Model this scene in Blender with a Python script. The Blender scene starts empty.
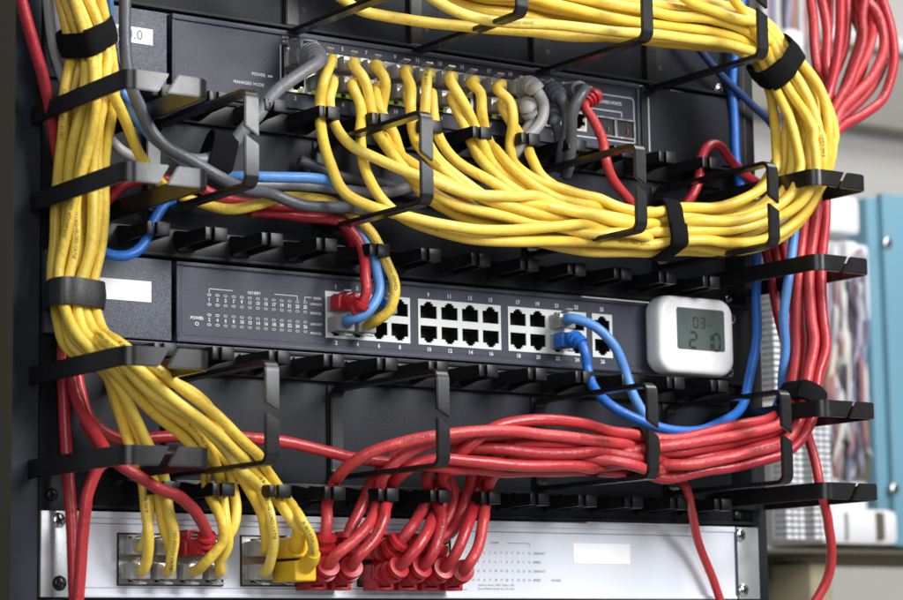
import bpy, bmesh, math, random
import numpy as np
from mathutils import Vector, Matrix, kdtree, noise
random.seed(7)
S = bpy.context.scene
COL = S.collection
MM = 0.001
# ---------------------------------------------------------------- camera model (photo 903 x 600)
FPX, W0, H0 = 2535.996, 903.0, 600.0
CP = Vector((-569.15, -1164.77, -35.49))
YAW, PIT, ROL = 0.61623736, 0.14219097, -0.01525491
Fv = Vector((math.sin(YAW)*math.cos(PIT), math.cos(YAW)*math.cos(PIT), math.sin(PIT)))
R0 = Vector((math.cos(YAW), -math.sin(YAW), 0)); U0 = R0.cross(Fv)
Rv = math.cos(ROL)*R0 + math.sin(ROL)*U0
Uv = -math.sin(ROL)*R0 + math.cos(ROL)*U0
def P(px, py, d):
    """point (mm) that stands d mm in front of the rack face and is seen at photo pixel px,py"""
    v = Fv + Rv*((px-W0/2)/FPX) - Uv*((py-H0/2)/FPX)
    return CP + v*((-d-CP.y)/v.y)

# ---------------------------------------------------------------- materials
def mat(name, col, rough=0.5, metal=0.0, spec=0.5, bump=0.0, bscale=1500, var=0.0, vscale=60, trans=0.0, coat=0.0, speck=None, emis=None, bdist=.0004):
    m = bpy.data.materials.new(name); m.use_nodes = True
    nt = m.node_tree; b = nt.nodes['Principled BSDF']
    b.inputs['Base Color'].default_value = (*col, 1)
    b.inputs['Roughness'].default_value = rough
    b.inputs['Metallic'].default_value = metal
    b.inputs['Specular IOR Level'].default_value = spec
    b.inputs['Transmission Weight'].default_value = trans
    b.inputs['Coat Weight'].default_value = coat
    tc = nt.nodes.new('ShaderNodeTexCoord')
    if emis:
        b.inputs['Emission Color'].default_value = (*emis[0], 1); b.inputs['Emission Strength'].default_value = emis[1]
    if var > 0:
        n = nt.nodes.new('ShaderNodeTexNoise'); n.inputs['Scale'].default_value = vscale; n.inputs['Detail'].default_value = 6
        n.inputs['Roughness'].default_value = .62
        nt.links.new(tc.outputs['Object'], n.inputs['Vector'])
        mx = nt.nodes.new('ShaderNodeMix'); mx.data_type = 'RGBA'
        mx.inputs[6].default_value = (*[c*(1-var) for c in col], 1)
        mx.inputs[7].default_value = (*[min(1, c*(1+var)) for c in col], 1)
        nt.links.new(n.outputs['Fac'], mx.inputs[0]); nt.links.new(mx.outputs[2], b.inputs['Base Color'])
        mr = nt.nodes.new('ShaderNodeMapRange'); mr.inputs[3].default_value = max(0.03, rough-.06); mr.inputs[4].default_value = min(1, rough+.08)
        mr.inputs[1].default_value = .3; mr.inputs[2].default_value = .7
        nt.links.new(n.outputs['Fac'], mr.inputs[0]); nt.links.new(mr.outputs[0], b.inputs['Roughness'])
        if speck:   # fine pale grain of a powder-coated or moulded surface
            v = nt.nodes.new('ShaderNodeTexNoise'); v.inputs['Scale'].default_value = speck[0]; v.inputs['Detail'].default_value = 2
            nt.links.new(tc.outputs['Object'], v.inputs['Vector'])
            rp = nt.nodes.new('ShaderNodeMapRange'); rp.inputs[1].default_value = .42 if speck[0] > 1000 else .60; rp.inputs[2].default_value = .72 if speck[0] > 1000 else .80
            nt.links.new(v.outputs['Fac'], rp.inputs[0])
            m2 = nt.nodes.new('ShaderNodeMix'); m2.data_type = 'RGBA'
            nt.links.new(rp.outputs[0], m2.inputs[0]); nt.links.new(mx.outputs[2], m2.inputs[6]); m2.inputs[7].default_value = (*speck[1], 1)
            nt.links.new(m2.outputs[2], b.inputs['Base Color'])
    if bump > 0:
        n = nt.nodes.new('ShaderNodeTexNoise'); n.inputs['Scale'].default_value = bscale; n.inputs['Detail'].default_value = 4
        nt.links.new(tc.outputs['Object'], n.inputs['Vector'])
        bp = nt.nodes.new('ShaderNodeBump'); bp.inputs['Strength'].default_value = bump; bp.inputs['Distance'].default_value = bdist
        nt.links.new(n.outputs['Fac'], bp.inputs['Height']); nt.links.new(bp.outputs['Normal'], b.inputs['Normal'])
    return m
M = {}
M['rack'] = mat('rack_steel', (.012,.013,.016), .42, 0, .25, .12, 900, .35, 18)
M['rackgrey'] = mat('rack_grey_steel', (.030,.035,.045), .5, 0, .2, .1, 900, .3, 25)
M['door'] = mat('door_paint', (.016,.0145,.010), .7, 0, .05, .1, 500, .2, 15)
M['plate'] = mat('manager_plate', (.0105,.012,.016), .45, 0, .16, .3, 1400, .3, 14, speck=(1900,(.024,.027,.036)))
M['plas'] = mat('ring_plastic', (.0115,.011,.0115), .27, 0, .40, .04, 1200, .06, 25)
M['clip'] = mat('clip_plastic', (.008,.008,.009), .34, 0, .28, .1, 1500, .3, 60)
M['face'] = mat('switch_face', (.026,.029,.046), .46, 0, .34, .35, 1700, .28, 14, speck=(2100,(.070,.076,.105)))
M['cover'] = mat('switch_cover', (.045,.052,.072), .5, 0, .5, .5, 1500, .22, 30, speck=(1500,(.14,.15,.19)))
M['blackplate'] = mat('switch_black_cover', (.012,.014,.020), .5, 0, .2, .3, 1500, .2, 30)
M['white'] = mat('white_panel', (.66,.69,.755), .42, 0, .3, .05, 800, .03, 30)
M['sticker'] = mat('paper_label', (.93,.93,.94), .7, 0, .3, .1, 600, .02, 200)
M['port'] = mat('port_white', (.62,.66,.64), .42, 0, .5, .1, 900, .12, 200)
M['dark'] = mat('port_inside', (.006,.006,.006), .6)
M['gold'] = mat('gold_contact', (.16,.10,.04), .45, .8)
M['shield'] = mat('port_shield', (.42,.40,.37), .3, .9, .5, .3, 500, .35, 250)
M['chrome'] = mat('nickel', (.62,.63,.64), .22, 1.0, .5, .15, 600, .15, 120)
M['zinc'] = mat('zinc_ear', (.60,.63,.64), .36, .75, .5, .15, 500, .15, 60)
M['blackmetal'] = mat('black_screw', (.02,.02,.02), .28, .6)
M['velcro'] = mat('velcro_fabric', (.006,.006,.007), .95, 0, .15, 1.0, 1800, .5, 500)
M['strap'] = mat('rubber_strap', (.018,.017,.018), .42, 0, .4, .3, 900, .2, 90)
M['clear'] = mat('clear_plug', (.96,.95,.92), .07, 0, .8, 0, trans=.68)
M['ink'] = mat('white_ink', (.52,.54,.58), .6)
M['greyink'] = mat('grey_ink', (.23,.24,.27), .6)
M['darkink'] = mat('dark_ink', (.035,.03,.015), .6)
M['led'] = mat('led_lens', (.30,.34,.30), .3)
M['green'] = mat('led_green', (.20,.26,.03), .3, emis=((.38,.55,.04), .32))
M['lcd'] = mat('lcd_glass', (.085,.115,.105), .18, 0, .5, 0, var=.1, vscale=40)
M['seg'] = mat('lcd_segment', (.012,.018,.017), .4)
M['thermo'] = mat('thermo_white', (.83,.83,.84), .32, 0, .5, .05, 900, .02, 60)
CABLE = {
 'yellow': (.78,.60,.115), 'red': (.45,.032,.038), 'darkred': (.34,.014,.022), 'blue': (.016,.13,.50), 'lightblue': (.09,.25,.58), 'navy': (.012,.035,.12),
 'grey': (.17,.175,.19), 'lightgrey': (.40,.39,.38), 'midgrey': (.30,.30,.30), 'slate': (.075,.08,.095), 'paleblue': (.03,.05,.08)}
for k, c in CABLE.items():
    M[k] = mat(k+'_jacket', c, .40 if k != 'yellow' else .48, 0, .5, .42, 260, .10, 55, bdist=.0010)
SHADES = {'yellow': [], 'red': []}
for k, vs in (('yellow', ((.80,.56,.070),(.78,.59,.105),(.82,.59,.085),(.73,.51,.060))), ('red', ((.45,.032,.038),(.40,.022,.032),(.50,.045,.048),(.36,.022,.028)))):
    for q_, c in enumerate(vs): SHADES[k].append(mat('%s_jacket_shade' % k, c, .31+.04*q_, 0, .5, .40+.1*q_, 230+30*q_, .16, 40+15*q_, bdist=.0010, speck=(420,[x*.72 for x in c])))
M['redboot'] = mat('red_boot', (.43,.016,.024), .36, 0, .5, .1, 900, .12, 60)
M['yellowboot'] = mat('yellow_boot', (.75,.47,.02), .42, 0, .5, .2, 900, .12, 60)

# ---------------------------------------------------------------- object helpers
def tag(o, label=None, cat=None, group=None, kind=None):
    if label: o['label'] = label
    if cat: o['category'] = cat
    if group: o['group'] = group
    if kind: o['kind'] = kind
    return o
def empty(name, loc=(0,0,0)):
    o = bpy.data.objects.new(name, None); COL.objects.link(o)
    o.location = Vector(loc)*MM; o.empty_display_size = .01
    return o
def build(name, bm, mats, parent=None, smooth=False, auto=None):
    """bm is in mm and world space; becomes one mesh object with its origin at its centre"""
    me = bpy.data.meshes.new(name)
    bmesh.ops.recalc_face_normals(bm, faces=bm.faces)
    cs = [v.co for v in bm.verts]
    lo = Vector([min(c[i] for c in cs) for i in range(3)]); hi = Vector([max(c[i] for c in cs) for i in range(3)])
    org = (lo+hi)/2
    bmesh.ops.translate(bm, verts=bm.verts, vec=-org); bmesh.ops.scale(bm, verts=bm.verts, vec=(MM,)*3)
    if auto is not None:
        for e in bm.edges:
            e.smooth = not (len(e.link_faces) == 2 and e.calc_face_angle(0) > math.radians(auto))
        for f in bm.faces: f.smooth = True
    elif smooth:
        for f in bm.faces: f.smooth = True
    bm.to_mesh(me); bm.free()
    for m in (mats if isinstance(mats, (list, tuple)) else [mats]): me.materials.append(M[m] if isinstance(m, str) else m)
    o = bpy.data.objects.new(name, me); COL.objects.link(o)
    o.location = org*MM
    if parent:
        o.parent = parent
        w = Vector((0,0,0)); q = parent
        while q: w += q.location; q = q.parent
        o.location = org*MM - w
    return o
def copy_tree(o, parent=None):
    c = o.copy(); COL.objects.link(c)
    if parent: c.parent = parent
    for ch in list(o.children): copy_tree(ch, c)
    return c
def box(bm, x0, x1, d0, d1, z0, z1, bev=0, mi=0, seg=2):
    """box by x, distance in front of the rack face, z"""
    vs = [bm.verts.new((x, -d, z)) for x in (x0, x1) for d in (d0, d1) for z in (z0, z1)]
    q = [(0,1,3,2),(4,6,7,5),(0,4,5,1),(2,3,7,6),(0,2,6,4),(1,5,7,3)]
    fs = [bm.faces.new([vs[i] for i in f]) for f in q]
    for f in fs: f.material_index = mi
    if bev:
        bmesh.ops.recalc_face_normals(bm, faces=fs)
        es = list({e for f in fs for e in f.edges})
        r = bmesh.ops.bevel(bm, geom=es, offset=bev, segments=seg, affect='EDGES', profile=.6)
        for f in r['faces']: f.material_index = mi
    return vs
def NB(): return bmesh.new()
def catmull(pts, step=4.0):
    pts = [Vector(p) for p in pts]
    q = [pts[0]*2-pts[1]] + pts + [pts[-1]*2-pts[-2]]
    out = []
    for i in range(1, len(q)-2):
        p0, p1, p2, p3 = q[i-1:i+3]
        # centripetal
        t0 = 0; t1 = t0+max(1e-3, (p1-p0).length**.5); t2 = t1+max(1e-3, (p2-p1).length**.5); t3 = t2+max(1e-3, (p3-p2).length**.5)
        n = max(2, int((p2-p1).length/1.5))
        for k in range(n):
            t = t1+(t2-t1)*k/n
            A1 = p0*((t1-t)/(t1-t0))+p1*((t-t0)/(t1-t0)); A2 = p1*((t2-t)/(t2-t1))+p2*((t-t1)/(t2-t1)); A3 = p2*((t3-t)/(t3-t2))+p3*((t-t2)/(t3-t2))
            B1 = A1*((t2-t)/(t2-t0))+A2*((t-t0)/(t2-t0)); B2 = A2*((t3-t)/(t3-t1))+A3*((t-t1)/(t3-t1))
            out.append(B1*((t2-t)/(t2-t1))+B2*((t-t1)/(t2-t1)))
    out.append(pts[-1])
    return resample(out, step)
def resample(pts, step):
    L = [0]
    for a, b in zip(pts, pts[1:]): L.append(L[-1]+(b-a).length)
    n = max(2, int(round(L[-1]/step))); res = []; j = 0
    for k in range(n+1):
        s = L[-1]*k/n
        while j < len(L)-2 and L[j+1] < s: j += 1
        t = (s-L[j])/max(1e-6, L[j+1]-L[j]); res.append(pts[j].lerp(pts[j+1], min(1, max(0, t))))
    return res
def frames(pts):
    T = [(pts[min(i+1, len(pts)-1)]-pts[max(i-1, 0)]).normalized() for i in range(len(pts))]
    n = T[0].orthogonal().normalized(); N = [n]
    for i in range(1, len(pts)):
        n = n - T[i]*n.dot(T[i]); n.normalize(); N.append(n.copy())
    return T, N
def tube(bm, pts, r, seg=14, mi=0, cap=True, prof=None, flat=None):
    T, N = frames(pts); rings = []
    for i, p in enumerate(pts):
        b = T[i].cross(N[i]); rr = prof(i) if prof else r
        rings.append([bm.verts.new(p + (N[i]*math.cos(a)+b*math.sin(a))*rr) for a in [2*math.pi*k/seg for k in range(seg)]])
    for a, b in zip(rings, rings[1:]):
        for k in range(seg):
            f = bm.faces.new((a[k], a[(k+1)%seg], b[(k+1)%seg], b[k])); f.material_index = mi; f.smooth = True
    if cap:
        for rg in (rings[0], rings[-1]):
            f = bm.faces.new(rg); f.material_index = mi
def text_bm(bm, s, size, place, mi=0, align='CENTER', spacing=1.0, bold=0.0):
    cu = bpy.data.curves.new('t', 'FONT'); cu.body = s; cu.size = 1; cu.align_x = align; cu.align_y = 'CENTER'; cu.resolution_u = 3
    cu.space_character = spacing; cu.offset = bold
    o = bpy.data.objects.new('t', cu); COL.objects.link(o)
    bpy.context.view_layer.update()
    me = o.to_mesh()
    vs = [bm.verts.new(place(v.co.x*size, v.co.y*size)) for v in me.vertices]
    for p in me.polygons:
        try: f = bm.faces.new([vs[i] for i in p.vertices]); f.material_index = mi
        except ValueError: pass
    o.to_mesh_clear(); bpy.data.objects.remove(o); bpy.data.curves.remove(cu)
def flat_at(x, z, d): return lambda u, v: Vector((x+u, -d, z+v))
def strip(bm, x0, z0, x1, z1, w, d, mi=0):
    a = Vector((x0,0,z0)); b = Vector((x1,0,z1)); t = (b-a).normalized(); n = Vector((-t.z,0,t.x))*w/2
    q = [bm.verts.new(p+Vector((0,-d,0))) for p in (a-n, b-n, b+n, a+n)]
    bm.faces.new(q).material_index = mi
def rrect(x0, x1, z0, z1, r, n=6):
    pts = []
    for cx, cz, a0 in ((x1-r, z1-r, 0), (x0+r, z1-r, 90), (x0+r, z0+r, 180), (x1-r, z0+r, 270)):
        for k in range(n+1):
            a = math.radians(a0+90*k/n); pts.append((cx+r*math.cos(a), cz+r*math.sin(a)))
    return pts
def outline(bm, pts, w, d, mi=0, closed=True):
    n = len(pts); V = [Vector((x,0,z)) for x, z in pts]; o = []; i_ = []
    for k in range(n):
        a = V[(k-1)%n] if closed or k else V[k]; b = V[(k+1)%n] if closed or k < n-1 else V[k]
        t = (b-a).normalized(); nn = Vector((-t.z,0,t.x))*w/2
        o.append(bm.verts.new(V[k]+nn+Vector((0,-d,0)))); i_.append(bm.verts.new(V[k]-nn+Vector((0,-d,0))))
    for k in range(n if closed else n-1):
        j = (k+1)%n
        bm.faces.new((o[k], o[j], i_[j], i_[k])).material_index = mi
def prism(bm, pts, d0, d1, mi=0, bev=0):
    a = [bm.verts.new((x,-d0,z)) for x, z in pts]; b = [bm.verts.new((x,-d1,z)) for x, z in pts]
    fs = [bm.faces.new(a), bm.faces.new(b)]
    for k in range(len(pts)):
        j = (k+1)%len(pts); fs.append(bm.faces.new((a[k], a[j], b[j], b[k])))
    for f in fs: f.material_index = mi
    if bev:
        bmesh.ops.recalc_face_normals(bm, faces=fs)
        bmesh.ops.bevel(bm, geom=list(fs[1].edges), offset=bev, segments=3, affect='EDGES')
def screw(bm, x, z, d, r=3.6, mi=0, mi2=1):
    """domed cross-head screw"""
    n = 20; prev = None
    for k in range(5):
        a = math.radians(90*k/4); rr = r*math.cos(a) if k < 4 else .01; dd = d + r*.45*math.sin(a)
        ring = [bm.verts.new((x+rr*math.cos(t), -dd, z+rr*math.sin(t))) for t in [2*math.pi*j/n for j in range(n)]]
        if prev:
            for j in range(n): bm.faces.new((prev[j], prev[(j+1)%n], ring[(j+1)%n], ring[j])).material_index = mi
        prev = ring
    for ang in (.4, .4+math.pi/2):
        c, s = math.cos(ang), math.sin(ang); L, w = r*.62, r*.13
        q = [(-L,-w),(L,-w),(L,w),(-L,w)]
        vs = [bm.verts.new((x+u*c-v*s, -(d+r*.47), z+u*s+v*c)) for u, v in q]
        bm.faces.new(vs).material_index = mi2

# ---------------------------------------------------------------- rack
rack = empty('server_rack', (240, 0, -60))
tag(rack, 'black steel equipment rack frame that carries the switches and cable managers', 'rack')
Z0, Z1 = -260, 560
bm = NB(); box(bm, -17, -1.2, -2, -0.4, Z0, Z1, .3); box(bm, -17.5, -16, -50, -0.6, Z0, Z1)
build('post', bm, 'rackgrey', rack)
bm = NB(); box(bm, 484, 492, -60, -1.5, Z0, Z1, .6); box(bm, 465, 484, -3.5, -2, Z0, Z1); build('post', bm, 'rack', rack)
bm = NB(); box(bm, .2, 16, -4, -2.2, Z0, Z1); build('mounting_rail', bm, 'rack', rack)
bm = NB(); box(bm, -150, -70.3, 95, 115, Z0, Z1, 1.2); build('door_edge', bm, 'door', rack)
bm = NB(); box(bm, -60, -18, -40, -30, Z0, Z1, 3); build('side_panel', bm, 'rackgrey', rack)
bm = NB(); box(bm, -80, 500, -200, -190, Z0, Z1); build('rear_panel', bm, 'rack', rack)
for (x, y, k) in ((722,88,0),(725,106,1),(731,298,0),(735,318,0),(733,372,0),(734,388,1),(741,515,1),(55,494,1)):
    p = P(x, y, 2); bm = NB(); screw(bm, p.x, p.z, -1.4, 3.4)
    build('screw', bm, ['blackmetal' if k else 'chrome', 'dark'], rack, auto=35)

# ---------------------------------------------------------------- cable managers
def ring_bm(x, z0, z1, D=103, w=8.0, th=2.4, r=6, gap=.46, horiz=False, xr=None, zc=None, slant=4.4, gw=4.2):
    """a D shaped cable ring with a slanted slit in its front bar.  Upright ring: plane x = const.  Flat ring: plane z = const"""
    bm = NB()
    if horiz: a0, a1, c = x, xr, zc
    else: a0, a1, c = z0, z1, x
    d0 = -.5 if not horiz else (-14.0 if x < 0 else -1)
    def rr(i):    # inset path, clockwise from the slit: v = height (or x), u = depth
        pts = []; R = r-i; u0, u1, v0, v1 = d0+i, D-i, a0+i, a1-i
        mid = a0+(a1-a0)*gap
        pts.append((u1, mid+gw/2))
        for cu, cv, s in ((u1-R, v1-R, 0), (u0+R, v1-R, 90), (u0+R, v0+R, 180), (u1-R, v0+R, 270)):
            for k in range(7):
                a = math.radians(s+90*k/6); pts.append((cu+R*math.cos(a), cv+R*math.sin(a)))
        pts.append((u1, mid-gw/2))
        return pts
    o, i_ = rr(0), rr(th); n = len(o); L = []
    for k in range(n):
        row = []
        for (u, v), sgn in ((o[k],1),(o[k],-1),(i_[k],-1),(i_[k],1)):
            vv = v
            if k in (0, n-1): vv = v - sgn*slant/2 if not horiz else v + sgn*slant/2
            cc = c + sgn*w/2
            row.append(bm.verts.new((cc, -u, vv) if not horiz else (vv, -u, cc)))
        L.append(row)
    for a, b in zip(L, L[1:]):
        for k in range(4): bm.faces.new((a[k], a[(k+1)%4], b[(k+1)%4], b[k]))
    bm.faces.new(L[0]); bm.faces.new(L[-1])
    bmesh.ops.recalc_face_normals(bm, faces=bm.faces)
    es = [e for e in bm.edges if len(e.link_faces) == 2 and e.calc_face_angle(0) > math.radians(45)]
    bmesh.ops.bevel(bm, geom=es, offset=.5, segments=2, affect='EDGES')
    return bm
def clip_bm(xr, z, up, D=35):
    """two prongs that nearly close round a cable; xr right edge, z centre"""
    bm = NB(); h = 3.3; x0 = xr-13.2
    s = 1 if up else -1
    def plate(xa, xb, pts):
        a = [bm.verts.new((xa, -u, v)) for u, v in pts]; b = [bm.verts.new((xb, -u, v)) for u, v in pts]
        fs = [bm.faces.new(a), bm.faces.new(b)]
        for k in range(len(pts)):
            j = (k+1)%len(pts); fs.append(bm.faces.new((a[k], a[j], b[j], b[k])))
        bmesh.ops.recalc_face_normals(bm, faces=fs)
        bmesh.ops.bevel(bm, geom=list({e for f in fs for e in f.edges}), offset=.3, segments=2, affect='EDGES')
    prof = [(0, z-s*3.8), (D-2, z-s*h), (D-1.9, z+s*h), (15, z+s*3.6), (5, z+s*5.5), (0, z+s*6)]
    plate(x0, x0+2.3, prof); plate(xr-2.3, xr, [(0, z-s*3.8), (D-2, z-s*h), (D-2, z+s*h), (15, z+s*3.6), (5, z+s*5.5), (0, z+s*6)])
    box(bm, x0, x0+3.6, D-3.2, D-.2, z-h, z+h, .5)
    box(bm, xr-7.8, xr, D-3.4, D, z-h-.2, z+h+.2, .6)
    box(bm, x0+1.5, xr-1.5, -.5, 3, z-5, z+5, .3)
    return bm
def manager(label, zlo, zhi, rings, flats, cliprows, x1=482):
    t = empty('cable_manager', (240, 0, (zlo+zhi)/2)); tag(t, label, 'cable manager', 'black ring and finger cable managers between the devices')
    bm = NB(); box(bm, 16.5, x1, -4, -2, zlo+.6, zhi-.6, .4)
    box(bm, 16.5, x1, -2, 3, zlo+.9, zlo+2.6, .4); box(bm, 16.5, x1, -2, 3, zhi-2.6, zhi-.9, .4)
    build('back_plate', bm, 'plate', t, auto=35)
    for (x, a, b, *g) in rings:
        build('upright_ring', ring_bm(x, a, b, gap=g[0] if g else .5), 'plas', t, auto=40)
        bm = NB(); box(bm, x-4.6, x+4.6, -1.9, -.6, a-1, b+1, .4)
        if zlo > 300:      # wide screwed foot of the upper rings
            box(bm, x+4.7, x+17, -1.9, -.9, a+1, b-1, .3)
            n_ = 14; bm.faces.new([bm.verts.new((x+9+1.6*math.cos(t_), .85, a+16+1.6*math.sin(t_))) for t_ in [2*math.pi*k_/n_ for k_ in range(n_)]]).material_index = 1
        build('ring_foot', bm, ['plate','dark'], t, auto=40)
    for (xa, xb, zc, g) in flats:
        build('flat_ring', ring_bm(xa, 0, 0, D=102, w=9.6, r=7, gap=g, horiz=True, xr=xb, zc=zc, slant=6, gw=4.6 if xa < 0 else 2.6), 'plas', t, auto=40)
    first = None
    for (z, up, ks, x00) in cliprows:
        bm = NB(); box(bm, 30, x1-20, -2, 1.5, z-8.5 if up else z-7, z+7 if up else z+8.5, .4)
        build('finger_rail', bm, 'clip', t, auto=35)
        for k in ks:
            zz = z + (0 if not up else 0)
            build('finger_clip', clip_bm(x00+33.9*k, zz, up), 'clip', t, auto=40)
    return t
manager('black cable manager holding the red bundle between lower switch and white panel', 44.45, 133.35,
        [(74.5,62,114,.50),(177,64,115,.50),(316.5,62,115,.52),(415,62,116,.53)],
        [(-7,41.5,111.5,.50),(-7,41.5,64.3,.50),(443,489,106.8,.53),(443,489,59.3,.53)],
        [(124.8,False,range(0,12),59),(54.5,True,range(0,12),59)])
manager('black cable manager holding the yellow bundle between the two dark switches', 177.8, 266.7,
        [(63.5,199,249,.52),(169,200,250,.46),(312.5,198,248,.52),(411,198,248,.50)],
        [(-7,41,245.8,.50),(-7,41,200.5,.50),(443,488,242.2,.53),(443,488,192,.53)],
        [(259.5,False,range(0,12),57.5),(187,True,range(0,12),55)])
manager('black cable manager at the top edge whose rings hold the topmost yellow bundle', 311.2, 400,
        [(150,309,372,.5),(233,309,372,.5),(320.5,307,372,.6),(407,308,372,.46)],
        [], [])

# ---------------------------------------------------------------- devices
def port_bm(x0, x1, z0, z1, up, d, face_m=0, depth=10, ow=11.4, leds=False):
    """one jack: face with stepped opening, walls, dark back, gold contacts.  mats: 0 face, 1 dark, 2 gold"""
    bm = NB(); cx = (x0+x1)/2; s = 1 if up else -1
    zi, zo = (z0, z1) if up else (z1, z0)      # inner edge (towards the other row), outer edge
    H = abs(z1-z0)
    a = zi+s*H*.16; b = a+s*H*.56; c = b+s*H*.10; e = c+s*H*.08
    xs = sorted({x0, cx-ow/2, cx-3.1, cx-1.9, cx+1.9, cx+3.1, cx+ow/2, x1}); zs = sorted({z0, z1, a, b, c, e})
    def openc(x, z):
        sx = abs(x-cx); zz = s*z
        if min(s*a, s*b) < zz < max(s*a, s*b): return sx < ow/2
        if min(s*b, s*c) < zz < max(s*b, s*c): return sx < 3.1
        if min(s*c, s*e) < zz < max(s*c, s*e): return sx < 1.9
        return False
    def q(p, mi): bm.faces.new([bm.verts.new(v) for v in p]).material_index = mi
    nx, nz = len(xs)-1, len(zs)-1
    O = [[openc((xs[i]+xs[i+1])/2, (zs[j]+zs[j+1])/2) for j in range(nz)] for i in range(nx)]
    for i in range(nx):
        for j in range(nz):
            xa, xb, za, zb = xs[i], xs[i+1], zs[j], zs[j+1]
            if not O[i][j]: q([(xa,-d,za),(xb,-d,za),(xb,-d,zb),(xa,-d,zb)], 0)
            else:
                q([(xa,-d+depth,za),(xb,-d+depth,za),(xb,-d+depth,zb),(xa,-d+depth,zb)], 1)
                for (ii, jj, pa, pb) in ((i-1,j,(xa,za),(xa,zb)),(i+1,j,(xb,za),(xb,zb)),(i,j-1,(xa,za),(xb,za)),(i,j+1,(xa,zb),(xb,zb))):
                    if ii < 0 or ii >= nx or jj < 0 or jj >= nz or not O[ii][jj]:
                        for (t0, t1, mi) in ((0, .8, 0), (.8, depth, 1)):
                            q([(pa[0],-d+t0,pa[1]),(pb[0],-d+t0,pb[1]),(pb[0],-d+t1,pb[1]),(pa[0],-d+t1,pa[1])], mi)
    bmesh.ops.remove_doubles(bm, verts=bm.verts, dist=.01)
    for k in range(8):
        x = cx-3.6+k*1.02
        box(bm, x-.22, x+.22, d-8, d-4.5, a+s*.3 if up else a-1.0, a+1.0 if up else a-.3, mi=2)
    return bm
def rim(bm, x0, x1, z0, z1, d, t=.6, hd=1.2, mi=0):
    box(bm, x0-t, x1+t, d-1, d+hd-1, z1, z1+t, mi=mi); box(bm, x0-t, x1+t, d-1, d+hd-1, z0-t, z0, mi=mi)
    box(bm, x0-t, x0, d-1, d+hd-1, z0, z1, mi=mi); box(bm, x1, x1+t, d-1, d+hd-1, z0, z1, mi=mi)
def holed(bm, x0, x1, z0, z1, d0, d1, holes, bev=.0, mi=0):
    """front slab with rectangular windows (x0,x1) that share one height band (za,zb)"""
    za, zb = holes[0][2], holes[0][3]
    box(bm, x0, x1, d0, d1, z0, za, mi=mi); box(bm, x0, x1, d0, d1, zb, z1, mi=mi)
    cur = x0
    for h in sorted(holes):
        box(bm, cur, h[0], d0, d1, za, zb, mi=mi); cur = h[1]
    box(bm, cur, x1, d0, d1, za, zb, mi=mi)
    bmesh.ops.remove_doubles(bm, verts=bm.verts, dist=.005)

# --- lower dark switch (z 133.35 - 177.8)
sw2 = empty('network_switch', (240, 0, 134)); tag(sw2, 'lower dark blue-grey network switch with white framed ports under the yellow bundle', 'network switch')
bm = NB(); box(bm, 20, 462, -180, -8, 134, 176.8); build('chassis', bm, 'blackplate', sw2)
bm = NB(); box(bm, 1, 74.2, -6, 1.6, 134.2, 177, .7); build('end_cover', bm, 'cover', sw2, auto=40)
bm = NB()
blocks2 = [(169.3,225.5,4),(231,288.6,4),(293.8,351,4),(355.4,370.6,1)]
holed(bm, 76.4, 462, 134, 176.6, -7.9, 2, [(a, b, 141.8, 167.6) for a, b, n in blocks2])
box(bm, 76.4, 462, 1.9, 3.2, 174.6, 176.7, .5); box(bm, 76.4, 462, 1.9, 3.4, 133.9, 136.0, .5); box(bm, 76.4, 78.2, 1.9, 3.2, 136.1, 174.5, .4)
build('front_panel', bm, 'face', sw2, auto=40)
for a, b, n in blocks2:
    w = (b-a)/n
    for i in range(n):
        for up in (True, False):
            z0, z1 = (154.7, 167.6) if up else (141.8, 154.7)
            build('port', port_bm(a+i*w, a+(i+1)*w, z0, z1, up, 2.4), ['port','dark','gold'], sw2)
bm = NB(); D2 = 2.25
outline(bm, rrect(79.8, 457, 138.0, 174.0, 2), .35, 2.06, mi=1)
xs = [96.5+5.0*k for k in range(13)]
for k, x in enumerate(xs):
    zt, zb_ = 157.6, 146.8
    for (zc, n) in ((zt, 2*k+1), (zb_, 2*k+2)):
        text_bm(bm, str(n), 2.5, flat_at(x, zc, D2), 0, bold=.045)
        for dz in (2.6, -2.6): outline(bm, [(x+1.15*math.cos(t), zc+dz+.55*math.sin(t)) for t in [2*math.pi*j/8 for j in range(8)]], .38, D2, 2 if k > 1 else 0)
def br(pts):
    for (a, b), (c, e) in zip(pts, pts[1:]): strip(bm, a, b, c, e, .45, D2)
br([(96.5,161.4),(96.5,163.4),(111,163.4)]); br([(137,163.4),(151.5,163.4),(151.5,160.9)]); br([(156.2,160.9),(156.2,163.2),(160.5,163.2)])
text_bm(bm, '10/100M', 2.3, flat_at(124,163.0,D2), bold=.03)
text_bm(bm, '1000M', 2.0, flat_at(164.0,162.9,D2), bold=.03)
for z, s in ((159.6,'LINK/ACT'),(154.6,'FDX/COL'),(148.6,'LINK/ACT'),(143.6,'FDX/COL')): text_bm(bm, s, 1.75, flat_at(159.6,z,D2), align='LEFT', bold=.03)
text_bm(bm, 'POWER', 2.3, flat_at(89,147.2,D2), bold=.04); outline(bm, [(89+1.1*math.cos(t), 144.2+.8*math.sin(t)) for t in [2*math.pi*j/8 for j in range(8)]], .5, D2)
for bi, (a, b, n) in enumerate(blocks2):
    w = (b-a)/n
    for i in range(n):
        num = bi*8+2*i+1
        text_bm(bm, str(num), 3.1, flat_at(a+(i+.5)*w, 170.3, D2), bold=.04); text_bm(bm, str(num+1), 3.1, flat_at(a+(i+.5)*w, 139.2, D2), bold=.04)
build('lettering', bm, ['ink','dark','led'], sw2)
pa, pb = P(97,278,1.7), P(151,302,1.7)
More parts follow.
